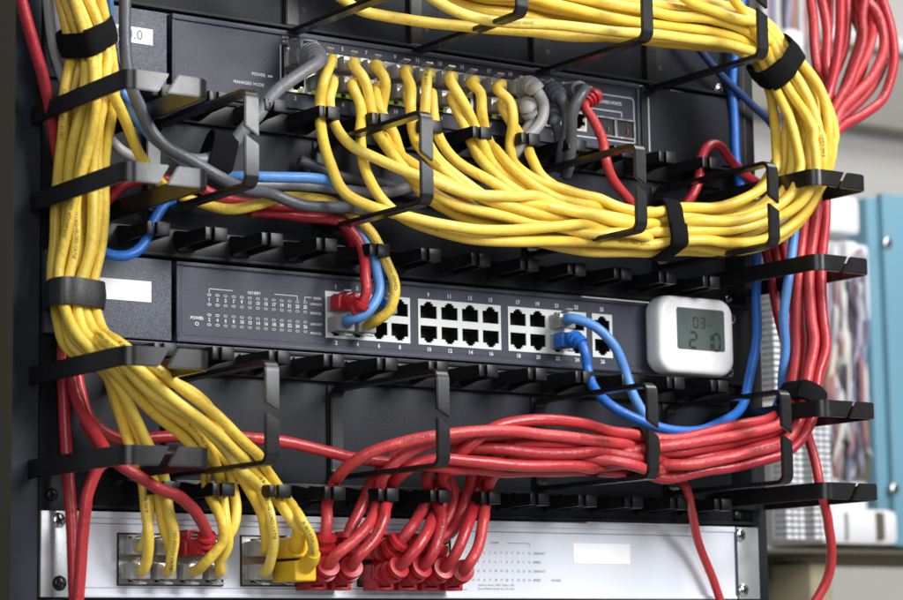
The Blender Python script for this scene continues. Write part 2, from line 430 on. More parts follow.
bm = NB(); box(bm, pa.x-1, pb.x, 1.65, 1.95, pb.z-.2, pa.z+.4); tag(build('sticker', bm, 'sticker', sw2), 'blank white sticker')

# --- upper dark switch (z 266.7 - 311.15)
sw1 = empty('network_switch', (240, 0, 267)); tag(sw1, 'upper dark network switch fully plugged with clear yellow cable ends and combo ports', 'network switch')
bm = NB(); box(bm, 20, 462, -180, -8, 267.4, 310.4); build('chassis', bm, 'blackplate', sw1)
bm = NB(); box(bm, 1, 71.4, -6, 1.4, 267.6, 310.6, .7); build('end_cover', bm, 'cover', sw1, auto=40)
bm = NB()
CX1 = [151.1,166.6,182.2,198.0,217.5,233.0,248.5,264.0,283.2,298.7,314.2,329.7]     # centres of the 12 columns
PX = [x-6.8 for x in CX1]
blocks1 = [(143.3,205.7,4),(209.7,271.8,4),(275.4,337.5,4),(341,355,1)]
holed(bm, 73.6, 396, 267.2, 310.4, -7.9, 2, [(a, b, 276.6, 301.6) for a, b, n in blocks1]+[(361,389,277.6,301.6)][:0])
box(bm, 73.6, 396, 1.9, 3.4, 307.6, 310.5, .6); box(bm, 73.6, 396, 1.9, 3.2, 267.1, 269.2, .5); box(bm, 73.6, 75.4, 1.9, 3.2, 269.3, 307.5, .4); box(bm, 393.6, 396, 1.9, 3.2, 269.3, 307.5, .4)
outline(bm, rrect(77.5, 136, 270.5, 305.5, 2), .3, 2.06)
build('front_panel', bm, 'face', sw1, auto=40)
bm = NB(); box(bm, 398.6, 470, -6, 1.2, 267.4, 310.4, .6); tag(build('end_cover', bm, 'blackplate', sw1, auto=40), 'plain black right end cover')
for a, b, n in blocks1:
    w = (b-a)/n
    for i in range(n):
        for up in (True, False):
            z0, z1 = (289.1, 301.6) if up else (276.6, 289.1)
            build('port', port_bm(a+i*w, a+(i+1)*w, z0, z1, up, 2.4), ['shield','dark','gold'], sw1)
for a, b, n in blocks1[:3]:
    bm = NB(); rim(bm, a, b, 276.6, 301.6, 3.0, .6, 1.2); build('port_frame', bm, 'blackmetal', sw1)
for i in range(12):      # lit link lamps at the lower rim of the port row
    if i == 9 or i == 11: continue
    x = PX[i]+3.2
    bm = NB(); box(bm, x-1.6, x+2.0, 2.41, 2.9, 277.1, 278.9, .2); box(bm, x+5.2, x+8.0, 2.41, 2.9, 277.1, 278.9, .2)
    build('indicator_lamp', bm, 'green', sw1)
# two sockets for optical modules at the right
for x0 in (362.5, 377.3):
    bm = NB(); rim(bm, x0, x0+13, 276.2, 286.4, 3.1, 1.0, 1.6); box(bm, x0, x0+13, 2.05, 2.2, 276.2, 286.4, mi=1); box(bm, x0+8, x0+8.8, 2.2, 3.2, 279, 281.5, mi=2)
    build('module_slot', bm, ['chrome','dark','gold'], sw1)
bm = NB()
text_bm(bm, 'POWER', 2.5, flat_at(132,283.6,D2), align='RIGHT', bold=.03); box(bm, 133.5, 136.5, 2.05, 2.3, 283.0, 284.2)
text_bm(bm, 'MANAGED MODE', 2.4, flat_at(131,278.0,D2), align='RIGHT', bold=.03)
text_bm(bm, 'LINK', 1.9, flat_at(145,306.8,D2), bold=.03); text_bm(bm, 'ACT', 1.9, flat_at(145,304.4,D2), bold=.03); text_bm(bm, 'SPD', 1.9, flat_at(158,304.9,D2), bold=.03)
for i in range(1, 12): text_bm(bm, str(2*i+1), 3.0, flat_at(PX[i]+6.8, 304.9, D2), bold=.04)
for i in range(0, 12): text_bm(bm, str(2*i+2), 3.0, flat_at(PX[i]+6.8, 273.2, D2), bold=.04)
text_bm(bm, 'COMBO PORTS', 2.6, flat_at(373,296.6,D2), bold=.05)
for pts in ([(346,301.2),(390,301.2),(391.6,299.8),(391.6,273.6),(346,273.6)], [(354,291.6),(382,291.6),(382,288.6)], [(141.7,302),(141.7,276)]):
    for (a, b), (c, e) in zip(pts, pts[1:]): strip(bm, a, b, c, e, .8, D2)
for x, s in ((344.5,'25'),(352.5,'26')): text_bm(bm, s, 2.6, flat_at(x+1,280.5+(x>350)*3,D2), bold=.05)
strip(bm, 404, 303.5, 404, 270, .9, 1.4)
build('lettering', bm, ['ink'], sw1)
pa, pb = P(109,21,2), P(153,45,2)
bm = NB(); box(bm, pa.x, pb.x, 1.45, 1.75, pb.z-.3, pa.z-1.2); box(bm, pa.x, pb.x, 1.45, 1.7, pb.z-.3, pb.z)
text_bm(bm, '192.168.0.0', 7.4, flat_at(P(143,35.5,2).x, P(143,36,2).z, 1.83), 1, align='RIGHT', spacing=1.08, bold=.015)
for v in list(bm.verts):
    if v.co.x < pa.x+.5 and len(v.link_faces) and v.link_faces[0].material_index == 1: pass
kill = [f for f in bm.faces if f.material_index == 1 and f.calc_center_median().x < P(112,35,2).x]
bmesh.ops.delete(bm, geom=kill, context='FACES')
tag(build('sticker', bm, ['sticker','greyink'], sw1), 'white paper sticker ending in 0.0')

# --- white device at the bottom (z 0 - 44.45)
pp = empty('patch_panel', (240, 0, 0)); tag(pp, 'white rack panel along the bottom with red and yellow plugs and a blank label', 'patch panel')
bm = NB(); box(bm, 20, 462, -160, -8, .6, 43.6); build('chassis', bm, 'blackplate', pp)
bm = NB(); blocks3 = [(42.8,103.6,4),(115.6,176.4,4),(189.2,250,4)]
zl, zh = 7.0, 32.6
holed(bm, 16, 462, .4, 43.8, -7.9, 2, [(a, b, zl, zh) for a, b, n in blocks3])
box(bm, 16, 462, 1.9, 3.2, 40.6, 43.9, .5); box(bm, 16, 462, 1.9, 3.4, .3, 2.4, .5)
build('front_panel', bm, 'white', pp, auto=40)
for xa, xb in ((-.3,15.6),(464,482.2)):
    bm = NB(); box(bm, xa, xb, -2, 1.4, .4, 43.8, .6); build('ear', bm, 'zinc', pp, auto=40)
bm = NB(); box(bm, 461.9, 464, -5, 2.6, .4, 43.8, .3); build('edge_trim', bm, 'face', pp)
for (x, y, k) in ((60,520,0),(61,583,1),(742,535,0),(745,590,0)):
    p = P(x, y, 3); bm = NB(); screw(bm, p.x, p.z, 1.35, 4.0 if x < 100 else 4.2); build('screw', bm, ['blackmetal' if k else 'chrome','dark'], pp, auto=35)
for a, b, n in blocks3:
    w = (b-a)/n
    for i in range(n):
        for up in (True, False):
            z0, z1 = (19.8, zh) if up else (zl, 19.8)
            build('port', port_bm(a+i*w, a+(i+1)*w, z0, z1, up, 2.4), ['shield','dark','gold'], pp)
    bm = NB(); rim(bm, a, b, zl, zh, 2.9, .7, 1.2); build('port_frame', bm, 'blackmetal', pp)
bm = NB()
outline(bm, [(24,5.2),(24,37.8),(425,37.8)]+[(425+13*math.sin(t), 24.8+13*math.cos(t)) for t in [math.pi/2*k/8 for k in range(1,9)]]+[(438,16)], .5, 2.06, closed=False)
strip(bm, 20, 5.2, 262, 5.2, .4, 2.06)
def pz(y): return P(500, y, 2).z
x00 = P(483,560,2).x; x11 = P(531,560,2).x
rows = [(553,'LINK/ACT',0),(562,'SPEED',0),(571,'LINK/ACT',12),(580,'SPEED',12)]
for y, s, o_ in rows:
    z = P(510,y,2).z
    for k in range(12):
        x = 262+(P(529,560,2).x-262)*k/11
        text_bm(bm, str(k+1+o_), 1.9, flat_at(x, z, D2))
    text_bm(bm, s, 2.0, flat_at(P(533,y,2).x, z, D2), align='LEFT')
text_bm(bm, 'POWER', 2.0, flat_at(P(556,580,2).x, P(556,580.5,2).z, D2))
x0 = P(507,543,2).x; x1 = P(529,543,2).x; z = P(510,543,2).z
strip(bm, x0, z, x1, z, .3, D2); strip(bm, x1, z, x1, z-2, .3, D2); text_bm(bm, '10/100M', 1.8, flat_at(x0-9, z, D2))
text_bm(bm, 'Link/Act: Green: 100M  Yellow: 10M', 1.7, flat_at(P(496,584,2).x, P(496,585,2).z, D2)); text_bm(bm, 'Speed: Blinking Green: Act  On: Link', 1.7, flat_at(P(496,588,2).x, P(496,588.6,2).z, D2))
build('lettering', bm, ['greyink'], pp)
pa, pb = P(573,543,2), P(630,564,2)
bm = NB(); box(bm, pa.x, pb.x, 2.05, 2.35, pb.z, pa.z); tag(build('sticker', bm, 'sticker', pp), 'blank white sticker')

# ---------------------------------------------------------------- wall thermometer standing on the clips
pc = P(694, 335, 25)
th = empty('digital_thermometer', (pc.x, -4, pc.z)); tag(th, 'small white digital thermometer with rounded corners and grey display on the lower switch', 'thermometer')
DT = 19; tx0, tx1, tz0, tz1 = P(660,335,DT).x, P(735,335,DT).x, P(694,374,DT).z, P(694,296.5,DT).z
def rbody(x0, x1, z0, z1, r, layers, mi=0):
    bm = NB(); prev = None; n = 8
    for k, (d, ins) in enumerate(layers):
        ring = [bm.verts.new((x,-d,z)) for x, z in rrect(x0+ins, x1-ins, z0+ins, z1-ins, max(.5, r-ins), n)]
        if prev:
            m = len(ring)
            for j in range(m): bm.faces.new((prev[j], prev[(j+1)%m], ring[(j+1)%m], ring[j]))
        else: bm.faces.new(ring)
        prev = ring
    bm.faces.new(prev); return bm
bm = rbody(tx0, tx1, tz0, tz1, 10.5, [(3.6,2.6),(5,1.0),(7,.2),(9,0),(14,0),(16.4,.35),(17.9,1.2),(18.8,2.7),(19,4.6)]); build('case', bm, 'thermo', th, auto=50)
sx0, sx1, sz0, sz1 = P(677,335,DT).x, P(724.5,335,DT).x, P(702,350.5,DT).z, P(702,309,DT).z
bm = NB(); prism(bm, rrect(sx0, sx1, sz0, sz1, 1.6, 4), 18.9, 19.15); scr = build('screen', bm, 'lcd', th)
bm = NB()
SEG = {'0':'abcdef','1':'bc','2':'abged','3':'abgcd','8':'abcdefg'}
def seg7(ch, x, z, w, h, t, dd=19.27):
    hw, hh = w/2, h/2
    L = {'a':((-hw,hh),(hw,hh)),'b':((hw,hh),(hw,0)),'c':((hw,0),(hw,-hh)),'d':((-hw,-hh),(hw,-hh)),'e':((-hw,0),(-hw,-hh)),'f':((-hw,hh),(-hw,0)),'g':((-hw,0),(hw,0))}
    for s in SEG[ch]:
        (a, b), (c, e) = L[s]; g = .12
        strip(bm, x+a+(c-a)*g, z+b+(e-b)*g, x+c-(c-a)*g, z+e-(e-b)*g, t, dd)
def tp(px, py): p = P(px, py, DT); return p.x, p.z
x, z = tp(695.5,322.5); seg7('0', x, z, 3.4, 6.0, .9); x, z = tp(702.5,323); seg7('3', x, z, 3.4, 6.0, .9)
x, z = tp(709,326); strip(bm, x-.6, z, x+.6, z, .9, 19.27)
x, z = tp(693,340); seg7('2', x, z, 5.4, 9.2, 1.6)
x, z = tp(712,342.5); seg7('1', x-3.3, z, 5.0, 10, 1.4)
x, z = tp(716.5,342.5); seg7('0', x, z, 4.8, 10, 1.4)
build('digits', bm, 'seg', scr)
bm = NB(); 
for px_, py_, s in ((686,362,'MAX/MIN'),(715,366,'C/F')):
    x, z = tp(px_, py_); text_bm(bm, s, 1.9, flat_at(x, z, 19.06))
build('lettering', bm, mat('embossed', (.55,.55,.57), .4), th)

# ---------------------------------------------------------------- cables
CABS = []
def cab(label, col, pts, plug=None, r=3.0, group=None, raw=False, up=True, boot=None, pull=1.0):
    """pts: list of (photo x, photo y, mm in front of the rack).  plug = (x, z) of the jack the cable enters"""
    q = []
    if plug:
        ex = {'clear':15, 'hood':23, 'boot':20, 'bigboot':20}[boot or 'clear']
        q += [Vector((plug[0], 2, plug[1])), Vector((plug[0], -ex*.6, plug[1])), Vector((plug[0], -ex, plug[1]))]
    for p in pts:
        if not isinstance(p, Vector):
            w_ = P(*p)      # inside a finger clip the strand lies behind the clip's lips
            if plug and p[2] > 23 and boot != 'boot' and min(abs(w_.z-259.5), abs(w_.z-54.5)) < 9 and 20 < w_.x < 440: p = (p[0], p[1], 23)
            p = P(*p)
        q.append(p)
    c = dict(label=label, col=col, r=r, plug=plug, up=up, boot=boot or 'clear', group=group, pts=catmull(q, 4.0))
    CABS.append(c); return c
def trunk(path, n, seed):
    """n strands along path [(px,py,d,R mm)]: each keeps a place in the cross-section that drifts slowly"""
    rnd = random.Random(seed)
    slots = [(0.0, 0.0)]
    for k, m in ((1, 6), (2, 12)):
        for j in range(m): slots.append((k*.5*math.cos(2*math.pi*j/m+.3), k*.5*math.sin(2*math.pi*j/m+.3)))
    slots = slots[:max(n, 7)] if n <= 7 else slots
    rnd.shuffle(slots); res = []
    for i in range(n):
        su, sv = slots[i % len(slots)]; ph = rnd.uniform(0, 6.28); am = rnd.uniform(.05, .16)
        out = []
        for k, (px, py, d, R) in enumerate(path):
            p = P(px, py, d)
            a = P(*path[max(0, k-1)][:3]); b = P(*path[min(len(path)-1, k+1)][:3]); t = (b-a).normalized()
            v = (p-CP).normalized(); side = t.cross(v).normalized(); dep = side.cross(t).normalized()
            tw = .30*math.sin(k*.5+seed); cu, cv = su*math.cos(tw)-sv*math.sin(tw), su*math.sin(tw)+sv*math.cos(tw)
            cu += am*math.sin(ph+k*.9); cv += am*math.cos(ph*1.7+k*.8)
            out.append(p + side*cu*(R-2.2) + dep*cv*(R-2.2))
        res.append((su, sv, out))
    return res
def rows_z(sw, up): return {'1': (294.6, 283.0), '2': (160.4, 148.9), '3': (25.8, 13.6)}[sw][0 if up else 1]
def c1x(col): return CX1[col-1]
# yellow, upper switch -> sweep right -> up and over to the top left
YT = [(690,229,60,14),(716,229,61,15),(742,224,63,16),(765,214,66,17),(785,198,70,18),(798,175,74,19),(803,150,76,19),(803,122,76,18.5),(798,100,74,17),(788,80,70,14.5),(772,60,62,11.5),(757,42,60,12.5),(735,31,60,13.5),(700,24,60,14.5),(660,20,60,14.5),(620,15,60,14.5),(580,9,60,15),(545,3,60,15),(515,-5,60,15),(480,-12,58,16),(440,-30,55,17),(400,-52,50,18),(320,-95,45,18),(220,-150,40,18)]
Yst = [
 (2,True,  [(331,62,23),(324,82,27),(320,107,27),(323,139,33),(331,165,42),(343,192,50),(366,206,56),(407,217,62),(470,228,66),(547,227,64),(605,231,62),(640,236,60)]),
 (2,False, [(333,84,22),(329,101,24),(335,125,30),(353,146,40),(380,158,50),(415,173,58),(460,190,62),(520,200,62),(580,215,60),(632,222,60)]),
 (3,False, [(352,85,22),(361,107,26),(360,139,32),(364,172,42),(380,198,50),(407,219,54),(460,238,58),(520,243,62),(580,240,60),(635,240,58)]),
 (3,True,  [(353,65,22),(364,78,26),(372,107,27),(378,133,33),(393,158,42),(417,183,50),(447,203,56),(500,215,60),(570,224,62),(635,230,64)]),
 (4,True,  [(374,66,22),(383,78,27),(381,107,28),(386,133,34),(402,155,42),(430,176,52),(480,199,58),(547,212,60),(600,222,58),(636,226,58)]),
 (5,True,  [(405,73,22),(411,87,26),(411,107,28),(415,133,34),(430,157,42),(453,177,50),(485,197,56),(540,206,62),(595,218,64),(636,224,64)]),
 (6,True,  [(427,75,24),(426,90,28),(424,108,27),(421,130,31),(431,153,40),(452,174,48),(483,195,54),(530,212,58),(590,228,58),(640,234,54)]),
 (6,False, [(432,95,22),(434,118,26),(442,144,34),(458,163,42),(485,180,50),(520,198,56),(580,212,58),(636,220,56)]),
 (7,True,  [(449,79,24),(461,101,27),(475,131,31),(489,152,38),(508,172,46),(535,190,52),(580,208,56),(636,218,60)]),
 (7,False, [(453,99,22),(464,120,26),(473,141,32),(484,162,40),(506,183,48),(540,202,52),(590,214,52),(638,226,50)]),
 (8,True,  [(471,84,22),(480,92,26),(482,113,28),(485,133,32),(496,158,40),(520,182,48),(556,202,54),(600,215,56),(638,217,54)]),
 (9,True,  [(497,90,24),(509,101,27),(513,120,27),(513,148,34),(518,168,42),(536,181,48),(563,190,54),(600,206,58),(640,215,62)]),
 (9,False, [(502,107,22),(511,121,26),(521,137,30),(531,158,38),(541,176,44),(560,189,48),(600,209,50),(640,222,48)]),
 (4,False, [(377,93,22),(380,112,24),(392,138,30),(405,165,38),(425,195,44),(470,222,48),(540,236,52),(600,240,54),(642,243,54)]),
 (5,False, [(408,96,22),(412,112,23),(420,140,26),(440,170,32),(470,205,40),(520,235,46),(585,250,50),(640,251,54)]),
]
tr = trunk(YT, len(Yst), 3)
# order strands by height in the bundle so that they enter it without crossing
order = sorted(range(len(Yst)), key=lambda i: Yst[i][2][-1][1]); tro = sorted(range(len(tr)), key=lambda j: -(tr[j][2][0].z))
desc = {(2,True):'in socket 3 of the upper switch, hanging furthest left',(2,False):'in socket 4 of the upper switch, beside the leftmost hanging one'}
for i, j in zip(order, tro):
    col, up, pts = Yst[i]
    n = 2*col-(1 if up else 0)
    lab = 'yellow network cable '+desc.get((col, up), 'in %s socket %d of the upper switch' % ('top row' if up else 'bottom row', n))
    cab(lab, 'yellow', [*pts]+tr[j][2], plug=(c1x(col), rows_z('1', up)), up=up, group='yellow cables from the upper switch')
# loose yellow strands joining at the top
cab('yellow cable sagging lowest along the top edge, left of the first top ring', 'yellow', [(180,-120,40),(270,-50,50),(330,-10,55),(357,8,56),(385,16,57),(420,22,58),(460,26,60),(510,29,60),(560,34,60),(620,38,62),(680,41,62),(730,47,62),(756,55,60)])
cab('yellow cable dropping into the top bundle above its slack middle', 'yellow', [(400,-25,80),(440,3,80),(465,15,78),(500,22,78),(550,24,76),(600,30,76),(660,36,74),(720,42,72),(752,50,70)])
cab('yellow cable falling steeply into the top bundle beside the right ring', 'yellow', [(722,-15,75),(735,3,74),(743,14,72),(755,30,74),(768,44,74)])
cab('yellow cable slanting down from the top edge into the right of the top bundle', 'yellow', [(670,-14,80),(690,2,80),(710,10,78),(735,20,76),(757,28,74)])

# yellow, left upright bundle, ends in the white panel
p3 = lambda b, i: 42.8+73.0*b+15.2*(i+.5) if b < 2 else 189.2+15.2*(i+.5)
LT = [(62,-70,30,15),(68,-40,30,14),(76,-10,30,13),(84,15,30,12),(90,38,30,11.5),(94,60,32,12.5),(93,90,34,15),(88,120,32,15.5),(84,150,28,15),(82,180,25,15.5),(80,215,23,16),(78,250,22,14.5),(73,280,22,12.5),(73,297,24,11.5),(76,318,28,12),(83,338,33,12.5)]
Lst = [
 ('in the first bottom row socket of the white panel', 0, 0, False, [(104,372,38),(120,415,36),(135,455,32),(143,478,28),(146,505,28),(149,535,26),(147,560,20)]),
 ('in the second top row socket of the white panel', 0, 1, True, [(106,368,40),(128,415,38),(146,455,32),(155,480,26),(160,505,26),(163,525,22)]),
 ('in the second bottom row socket of the white panel', 0, 1, False, [(108,365,44),(134,412,44),(152,452,36),(160,480,30),(167,508,30),(174,535,28),(171,560,22)]),
 ('whose end crosses in front of another under the panel clips', 0, 2, False, [(112,366,46),(150,410,46),(185,440,42),(203,465,34),(208,492,30),(222,520,34),(223,540,32),(205,563,26)]),
 ('whose end passes behind another under the panel clips', 0, 3, False, [(116,362,50),(158,402,52),(196,432,46),(215,462,38),(222,492,30),(226,520,26),(228,545,24),(219,563,18)]),
 ('that loops out highest beside the lower left flat ring', 0, 3, True, [(120,358,52),(144,376,56),(166,378,57),(190,388,57),(209,403,54),(219,424,48),(226,452,34),(231,480,28),(236,505,28),(233,528,26),(222,545,20)]),
 ('ending in a clear plug at the left of the second port group', 1, 0, False, [(114,356,56),(146,388,58),(187,415,58),(215,440,54),(242,468,44),(259,490,34),(269,513,32),(274,540,30),(270,562,22)]),
 ('running to the upper yellow boot beside the red boots', 1, 1, True, [(116,350,60),(155,385,62),(200,420,62),(236,452,54),(258,476,44),(276,498,40),(291,515,40),(300,528,38),(298,543,32)]),
 ('running to the lower big yellow boot beside the red boots', 1, 1, False, [(120,346,56),(165,378,60),(210,412,62),(245,445,58),(270,475,50),(284,496,44),(300,520,44),(311,538,43),(313,556,38)]),
 ('hidden behind the others that drop to the second port group', 1, 0, True, [(112,360,40),(150,400,42),(195,435,40),(228,462,34),(250,488,24),(262,512,22),(265,530,20)]),
 ('tucked behind the fan of yellow cables under the left rings', 0, 0, True, [(104,370,30),(118,410,28),(135,450,26),(146,478,22),(150,505,22),(148,528,20)]),
]
tl = trunk(LT, len(Lst), 11)
order = sorted(range(len(Lst)), key=lambda i: -Lst[i][4][0][0]+Lst[i][4][0][1]); tlo = sorted(range(len(tl)), key=lambda j: -(tl[j][2][-1]-CP).dot(Rv))
for i, j in zip(order, tlo):
    s, b, k, up, pts = Lst[i]
    bt = 'bigboot' if 'boot beside' in s else 'clear'
    cab('yellow cable '+s, 'yellow', pts[::-1]+tl[j][2][::-1], plug=(p3(b, k), rows_z('3', up)), up=up, boot=bt, group='yellow cables of the left bundle', r=2.8)

# red, lower bundle
RT = [(672,457,60,13.5),(704,455,62,15),(740,450,64,15.5),(776,442,66,15.5),(795,426,68,14.5),(804,405,68,12.5),(808,380,66,12),(815,350,64,13.5),(813,322,62,11.5),(810,290,60,9.5),(809,260,58,9),(810,230,54,9.5),(812,195,48,10),(815,160,44,10.5)]
Rst = [
 (1,2,True, 'with its boot at the far left of the red plugs', [(325,538,26),(327,520,28),(327,504,30),(332,488,30),(345,467,40),(369,451,52),(407,440,60),(451,434,66),(520,431,68),(580,440,66),(625,446,62)]),
 (1,2,False,'rising from the lowest left red boot', [(337,554,38),(355,540,38),(372,522,36),(379,499,32),(383,476,38),(398,459,46),(430,444,54),(490,438,60),(560,444,62),(622,452,60)]),
 (1,3,False,'rising from the second lower red boot', [(358,556,38),(374,538,38),(382,515,36),(387,493,32),(402,471,42),(430,460,52),(480,462,60),(544,467,66),(595,461,66),(630,456,62)]),
 (1,3,True, 'squeezed behind the first two lower red boots', [(349,533,24),(360,511,24),(371,490,26),(382,468,32),(410,450,40),(460,440,46),(540,446,52),(620,456,54)]),
 (2,0,True, 'from the upper red boot in the middle of the panel plugs', [(408,532,32),(422,512,32),(430,495,30),(428,474,36),(445,456,48),(480,447,56),(540,450,62),(620,458,64)]),
 (2,0,False,'from the lower red boot just right of the gap', [(411,556,38),(430,532,38),(439,510,36),(442,490,33),(446,470,44),(462,452,54),(490,430,62),(529,421,66),(580,424,66),(620,434,64)]),
 (2,1,False,'from the second lower boot right of the gap', [(430,558,36),(436,540,36),(439,515,30),(437,493,26),(452,472,34),(478,455,44),(530,452,54),(590,460,58),(632,464,56)]),
 (2,1,True, 'half hidden above the second boot right of the gap', [(452,532,24),(462,514,24),(470,497,24),(478,474,34),(492,452,46),(520,440,54),(570,438,58),(622,444,56)]),
 (2,2,False,'from the third lower boot right of the gap', [(453,558,38),(466,528,38),(474,500,32),(478,484,33),(487,464,44),(505,448,54),(540,440,60),(590,446,60),(628,452,56)]),
 (2,3,False,'from the last red boot at the right end', [(469,563,40),(478,546,38),(482,520,36),(484,496,30),(492,474,40),(512,454,52),(545,448,60),(590,454,64),(630,460,66)]),
 (2,2,True, 'that dives behind the finger clips right of the gap', [(440,535,22),(452,512,20),(455,492,18),(448,479,20),(440,470,26),(450,455,36),(500,440,46),(570,446,50),(625,462,50)]),
]
tr = trunk(RT, len(Rst)+1, 5)
TR = [  # their far ends loop away past the top right corner
 [(834,131,44),(863,112,42),(884,93,38),(893,65,32),(890,28,28),(881,-4,24),(870,-40,20)],
 [(834,119,40),(854,98,38),(872,75,34),(883,47,30),(877,19,26),(863,-4,24),(845,-40,20)],
 [(834,105,42),(849,77,38),(861,42,34),(861,14,30),(864,-10,26),(868,-40,20)],
 [(836,112,34),(848,92,32),(866,55,28),(872,30,24),(866,5,20),(852,-30,20)],
 [(829,95,40),(832,70,36),(838,35,32),(841,0,28),(842,-40,22)],
 [(828,88,34),(826,65,32),(827,35,30),(821,0,26),(812,-40,20)],
 [(826,84,28),(819,70,28),(815,47,26),(814,22,24),(811,-5,20),(806,-40,15)],
 [(836,108,28),(843,90,26),(853,60,24),(862,30,22),(858,-5,18),(850,-40,15)],
]
order = sorted(range(len(Rst)), key=lambda i: Rst[i][4][-1][1]); tro = sorted(range(len(Rst)), key=lambda j: -(tr[j][2][0].z))
tops = sorted(range(len(Rst)), key=lambda j: (tr[j][2][-1]-CP).dot(Rv))
for i, j in zip(order, tro):
    b, k, up, s, pts = Rst[i]
    rank = tops.index(j); tail = []
    if rank >= 3: tail = TR[[6,5,4,7,2,3,1,0][rank-3]]
    else: tail = [(812,120,36),(802,100,32)]
    cab('red network cable '+s, 'red', pts+tr[j][2]+tail, plug=(p3(b, k), rows_z('3', up)), up=up, boot='hood', group='red cables of the lower bundle', r=3.2)
cab('red cable running in from the left behind the ring to the red bundle', 'red', [(70,330,2),(78,385,6),(92,422,12),(120,439,16),(165,438,18),(205,436,20),(236,439,22),(287,443,26),(327,451,30),(352,458,34),(385,463,40),(430,465,48),(500,468,50),(570,470,52),(620,468,54)]+tr[len(Rst)][2][1:]+[(812,120,34),(802,100,30)], r=3.1)
# more strands of the far loops, coming out from behind the yellow bundle
for lab_, q_ in (('inner red cable of the top right loops, nearest to the yellow bundle', [(806,118,22),(822,96,24),(836,72,22),(846,45,20),(848,15,18),(842,-30,14)]),
                 ('red cable of the top right loops running just inside the outermost one', [(815,140,26),(834,122,30),(857,104,28),(876,82,24),(886,55,20),(884,25,18),(872,-4,14),(855,-40,12)]),
                 ('red cable of the top right loops hanging straight above the yellow bend', [(806,100,20),(818,84,22),(824,58,20),(828,28,18),(830,-5,14),(830,-40,10)]),
                 ('red cable of the top right loops crossing behind the middle ones', [(812,130,22),(834,108,24),(856,84,22),(866,56,18),(860,28,14),(846,2,12),(836,-35,10)])):
    cab(lab_, 'red', q_, r=3.0)
# single reds
cab('red cable hanging in the top left corner behind the left flat ring', 'red', [(8,-60,34),(20,-5,30),(28,25,28),(37,55,25),(46,90,20),(53,125,16),(60,155,12),(68,200,4),(72,250,0),(74,310,0)], r=3.1)
cab('red cable running straight down past the left side of the white panel', 'red', [(66,330,4),(65,380,6),(65,430,8),(67,465,10),(70,500,12),(74,560,14),(77,620,16)], r=3.1)
cab('red cable bending down left from the lower left ring to the bottom edge', 'red', [(70,340,6),(72,385,12),(84,415,22),(100,440,34),(108,456,40),(98,470,40),(87,497,38),(83,530,36),(81,565,34),(78,620,32)], r=3.1)
cab('red cable curving to the red hooded plug in the first port group', 'red', [(204,546,25),(207,535,30),(197,515,38),(180,497,44),(160,489,46),(135,474,46),(116,462,44),(104,452,34),(90,432,22),(78,400,12),(72,370,6),(68,335,2)], plug=(p3(0,2), rows_z('3', True)), up=True, boot='boot', r=3.1)
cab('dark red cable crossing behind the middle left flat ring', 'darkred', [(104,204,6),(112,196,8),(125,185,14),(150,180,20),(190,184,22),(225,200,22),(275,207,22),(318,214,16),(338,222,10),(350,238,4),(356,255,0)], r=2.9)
cab('short red cable looping in front of the clips left of the thermometer ring', 'red', [(584,106,24),(592,118,28),(602,138,34),(606,160,38),(613,180,36),(628,200,30),(645,215,24),(670,222,18)], plug=(348, 294.6), up=True, boot='boot', r=2.9)
cab('red cable making an arch beside the right clips above the yellow bundle', 'red', [(770,190,8),(745,175,10),(730,160,14),(722,148,18),(714,144,20),(705,150,22),(700,165,24),(699,180,26),(692,195,26),(680,210,22),(665,225,16)], r=2.9)
cab('thin red cable hanging over the right end of the white panel', 'red', [(668,468,34),(680,478,34),(687,490,38),(692,512,26),(699,545,14),(712,580,10),(730,630,9)], r=2.6)
cab('red cable hanging free past the lower right flat ring to the bottom edge', 'red', [(800,410,50),(809,440,52),(815,460,54),(820,485,56),(828,520,54),(833,555,48),(829,580,42),(812,610,36)], r=3.0)
for k, (dx, lab) in enumerate(((0,'left'),(9,'middle'),(18,'right'))):
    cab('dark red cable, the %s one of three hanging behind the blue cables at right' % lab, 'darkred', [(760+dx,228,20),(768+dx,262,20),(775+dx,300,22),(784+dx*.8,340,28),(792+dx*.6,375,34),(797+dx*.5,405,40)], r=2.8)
# red in the lower switch, blues, greys
rport = lambda i, up=True: (169.3+14.05*(i+.5), rows_z('2', up))
cab('red cable plugged by a ribbed red boot into port 1 of the lower switch', 'red', [(358,311,25),(364,303,29),(367,292,31),(366,279,31),(365,262,28),(362,246,24),(352,232,22),(340,222,20),(300,214,18),(250,212,16)], plug=rport(0), up=True, boot='boot', r=2.9)
cab('light blue cable curving from the first lower socket of the lower switch', 'lightblue', [(345,320,18),(360,314,26),(372,304,28),(379,290,26),(377,274,26),(372,258,25),(362,238,22),(350,215,16),(342,196,26),(334,183,34),(312,177,38),(280,176,36),(252,177,32),(215,178,20),(190,166,30),(168,152,40),(150,136,42),(136,116,40),(126,98,36),(112,70,24),(108,30,14),(106,-30,10)], plug=rport(0, False), up=False, r=2.9)
cab('blue cable ending beside the red boot at the lower switch', 'blue', [(378,300,22),(381,285,22),(379,268,20),(372,250,14),(360,230,8)], plug=rport(2), up=True, r=2.8)
cab('yellow cable curving down into the second lower socket of the lower switch', 'yellow', [(374,322,20),(388,312,27),(394,298,30),(394,282,30),(387,265,28),(380,248,26),(371,230,24),(355,215,20),(338,203,20),(315,197,22),(290,196,22),(255,203,22),(225,207,20),(190,200,16),(168,188,20),(148,168,28),(138,152,34),(128,128,40),(115,100,44),(104,78,46)], plug=rport(1, False), up=False, r=2.9)
